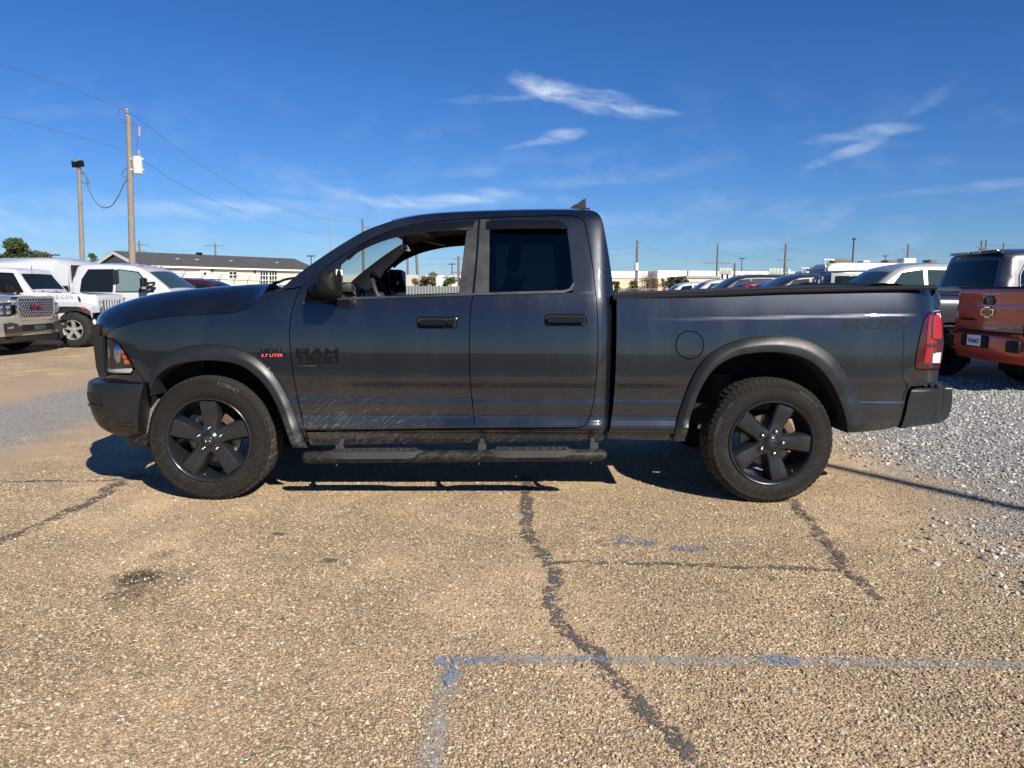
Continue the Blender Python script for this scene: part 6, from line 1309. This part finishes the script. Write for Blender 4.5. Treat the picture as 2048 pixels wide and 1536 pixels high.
# ribbed metal fence through the cab window
cf = empty('ribbed_metal_fence', (-9.0, 50, 0), label='pale ribbed metal fence seen low through the cab window', cat='fence')
RIB = M('pale_ribbed_metal', (.20,.225,.22), .5, .3)
for i in range(14):
    m_ = MB(); rows = [[(i*.62+t_*.62, -.05*(k % 2), 0), (i*.62+t_*.62, -.05*(k % 2), 1.55)] for k, t_ in enumerate(np.linspace(0, 1, 7))]; m_.grid(rows).build('panel', RIB, cf, smooth=False)
for s_, (x_, y_) in enumerate(((1342,540),(1435,541),(1560,541))):
    pass
for (x0p, x1p, y0p, y1p, lab) in ((1438,1464,536,548,'left billboard with pale panels between two poles'),(1537,1566,537,550,'right billboard with pale panels beside the transformer pole')):
    a, b_ = U(x0p, y1p, 100), U(x1p, y0p, 100); bb = empty('billboard', (a[0], 100, 0), label=lab, cat='billboard'); w, h_ = b_[0]-a[0], b_[2]-a[2]
    for i in range(4): MB().box((w*(i+.5)/4, 0, a[2]+h_/2), (w/4-.03, .15, h_), bev=.01).build('panel', M('billboard_panel', (.40,.42,.36), .7, var=.3, vscale=2.0), bb)
    MB().box((w/2, -.5, a[2]-.12), (w, .8, .08)).build('catwalk', FRAME, bb)
    for s in (.3, .7): MB().tube([(w*s, .2, 0), (w*s, .2, a[2]+h_)], .14, 8).build('post', FRAME, bb)
# ---- travel trailers behind the row
CREAM = carpaint('cream_trailer', (.62,.58,.47)); 
def trailer(x0, y0, L, Hh, label, capm, z0=.6):
    t = empty('travel_trailer', (x0, y0, 0), label=label, cat='trailer'); rows = []
    for x, dz in ((0,-.5),(.05,-.25),(.25,-.06),(.7,0),(L-.3,0),(L-.05,-.1),(L,-.5)): rows.append([(x,-1.2,z0),(x,-1.2,Hh-.25+dz*.8),(x,-1.12,Hh-.06+dz),(x,-.9,Hh+dz),(x,.9,Hh+dz),(x,1.12,Hh-.06+dz),(x,1.2,Hh-.25+dz*.8),(x,1.2,z0)])
    m_ = MB().grid(rows); m_.add(rows[0], [tuple(range(8))]); m_.add(rows[-1], [tuple(range(8))]); m_.build('body', CREAM, t, sharp=40)
    MB().box((-.03, 0, Hh-.75), (.12, 2.1, .8), bev=.04).build('front_cap', capm, t); MB().tube([(.05,-.9,Hh-.3),(-.1,-.9,Hh+.15),(.5,-.9,Hh+.12)], .05, 6).build('ladder_rail', M('white_trim', (.7,.7,.7)), t)
    for i, (xx, ww, hh) in enumerate(((1.2,.9,.22),(2.6,.4,.14),(3.9,.5,.16),(5.0,.7,.28),(6.2,.4,.2))):
        if xx < L-.5: MB().box((xx, .2*(i % 2), Hh+hh/2), (ww, .8, hh), bev=.05).build('roof_unit', (M('roof_unit_dark', (.13,.11,.09), .7, var=.3), M('vent_white', (.55,.55,.53)))[i % 2], t)
    for xx in (L*.55, L*.66): MB().lathe([(.2,-.1),(.36,-.1),(.36,.1),(.2,.1)], 20, 'Y', (xx, -1.15, .36)).build('wheel', TYRE, t)
    for xx in (1.5, 4.0): MB().box((xx, -1.21, 1.9), (.9, .04, .55), bev=.02).build('window', CGLASS, t)
trailer(U(1652,530,40)[0], 41, 8.2, 2.92, 'cream travel trailer with roof units behind the off-road car', M('cap_grey', (.12,.13,.15), .4)); trailer(U(1606,540,52)[0], 53, 7.0, 2.82, 'second cream trailer peeping out left of the grey cap', M('cap_cream', (.5,.45,.35), .5))
# ---- trees and bushes
def leaf_mat(name, c1, c2):
    m, t, b, o = new_mat(name); r = t.n('ShaderNodeNewGeometry').outputs['Random Per Island']; t.put(b.inputs['Base Color'], t.mix(r, c1, c2)); b.inputs['Roughness'].default_value = .6; b.inputs['Specular IOR Level'].default_value = .25
    b.inputs['Transmission Weight'].default_value = 0.0; return m
LEAF = leaf_mat('green_leaves', (.028,.045,.012), (.085,.11,.03)); LEAF2 = leaf_mat('olive_leaves', (.06,.065,.02), (.15,.13,.05)); LEAF3 = leaf_mat('brown_twigs', (.09,.06,.035), (.20,.14,.08)); BARK = M('bark', (.10,.08,.06), .9, var=.3)
def tree(x, Y, h, w, label, leaf, n=2600, size=.22, trunk=.0, clumps=14, name='tree', seed=0, sparse=0.0):
    rg = np.random.default_rng(seed+int(abs(x)*10)); t = empty(name, (x, Y, 0), label=label, cat='tree' if name == 'tree' else 'bush')
    C = []; tips = []
    for k in range(clumps):
        a = rg.uniform(0, 6.28); zz = trunk+(h-trunk)*rg.uniform(.12, .92)*1.0; rad = w*.5*math.sqrt(max(.05, 1-((zz-trunk)/(h-trunk)*1.05-.42)**2*1.6))*rg.uniform(.2, .8); C.append((rad*math.cos(a), rad*math.sin(a), zz, rg.uniform(.16, .30)*min(w, h))); tips.append(C[-1][:3])
    m_ = MB(); m_.tube([(0,0,0), (.03*h*rg.uniform(-1,1), 0, h*.35), (.05*h*rg.uniform(-1,1), 0, h*.8)], [.035*h, .025*h, .008*h], 8)
    for q in tips: m_.tube([(0, 0, q[2]*.45), (q[0]*.5, q[1]*.5, q[2]*.8), q], [.012*h, .008*h, .003*h], 5)
    m_.build('trunk', BARK, t)
    V = []; ci = rg.integers(0, len(C), n); Cn = np.array(C)[ci]; d = rg.normal(size=(n, 3)); d /= np.linalg.norm(d, axis=1)[:,None]; P = Cn[:,:3]+d*(Cn[:,3]*rg.random(n)**.45)[:,None]*np.array([1, 1, .8]); P[:,2] = np.maximum(P[:,2], .1)
    a = rg.normal(size=(n, 3)); a /= np.linalg.norm(a, axis=1)[:,None]; b_ = np.cross(a, rg.normal(size=(n, 3))); b_ /= np.linalg.norm(b_, axis=1)[:,None]; s = size*rg.uniform(.5, 1.2, n)[:,None]
    Q = np.stack([P-a*s, P+b_*s*.45, P+a*s, P-b_*s*.45], 1).reshape(-1, 3); me = bpy.data.meshes.new('crown'); me.from_pydata(Q, [], np.arange(4*n).reshape(-1, 4)); me.materials.append(leaf); o = bpy.data.objects.new('crown', me); link(o, t)
    return t
def tree_px(px, ytop, wpx, Y, label, leaf, **k): q = U(px, ytop, Y); tree(q[0], Y, q[2], wpx/F*Y, label, leaf, **k)
tree_px(30, 478, 72, 70, 'tall bushy green tree above the topper at the left', LEAF, n=15000, size=.15, clumps=30, seed=1); tree_px(82, 500, 50, 74, 'smaller round tree right of the tall bushy one', LEAF2, n=8000, size=.14, clumps=18, seed=2)
tree_px(182, 502, 36, 70, 'sparse young tree between the two weathered poles', LEAF, n=1800, size=.12, clumps=18, seed=3); tree_px(222, 510, 34, 85, 'olive tree behind the gable of the mobile home', LEAF2, n=5000, size=.14, seed=4)
for i, (px_, yt, w_, lf, Y_, lab) in enumerate(((1232,562,20,LEAF,66,'small dark green bush against the cab corner'),(1262,552,48,LEAF,68,'broad green bush before the beige shop wall'),(1288,546,30,LEAF3,70,'brown twiggy bush right of the far pole'),(1308,545,34,LEAF3,72,'bare twiggy thicket between the shop and the warehouse'),(1350,552,36,LEAF,70,'green bush under the white warehouse'),(1370,554,22,LEAF,69,'rightmost green bush before the parked row'),(1330,553,26,LEAF3,74,'brown bush below the warehouse corner'))):
    tree_px(px_, yt, w_, Y_, lab, lf, n=4000 if lf is not LEAF3 else 1400, size=.10 if lf is not LEAF3 else .08, name='bush', seed=20+i)
for i, (px_, yt, w_, lf, lab) in enumerate(((845,548,40,LEAF3,'brown bush beside the leaning pole in the cab window'),(865,545,36,LEAF2,'olive bush in the middle of the cab window'),(900,553,36,LEAF,'green bush at the right of the cab window'),(830,556,26,LEAF3,'low brown bush at the left of the cab window'))):
    tree_px(px_, yt, w_, 58, lab, lf, n=2600, size=.09, name='bush', seed=40+i)
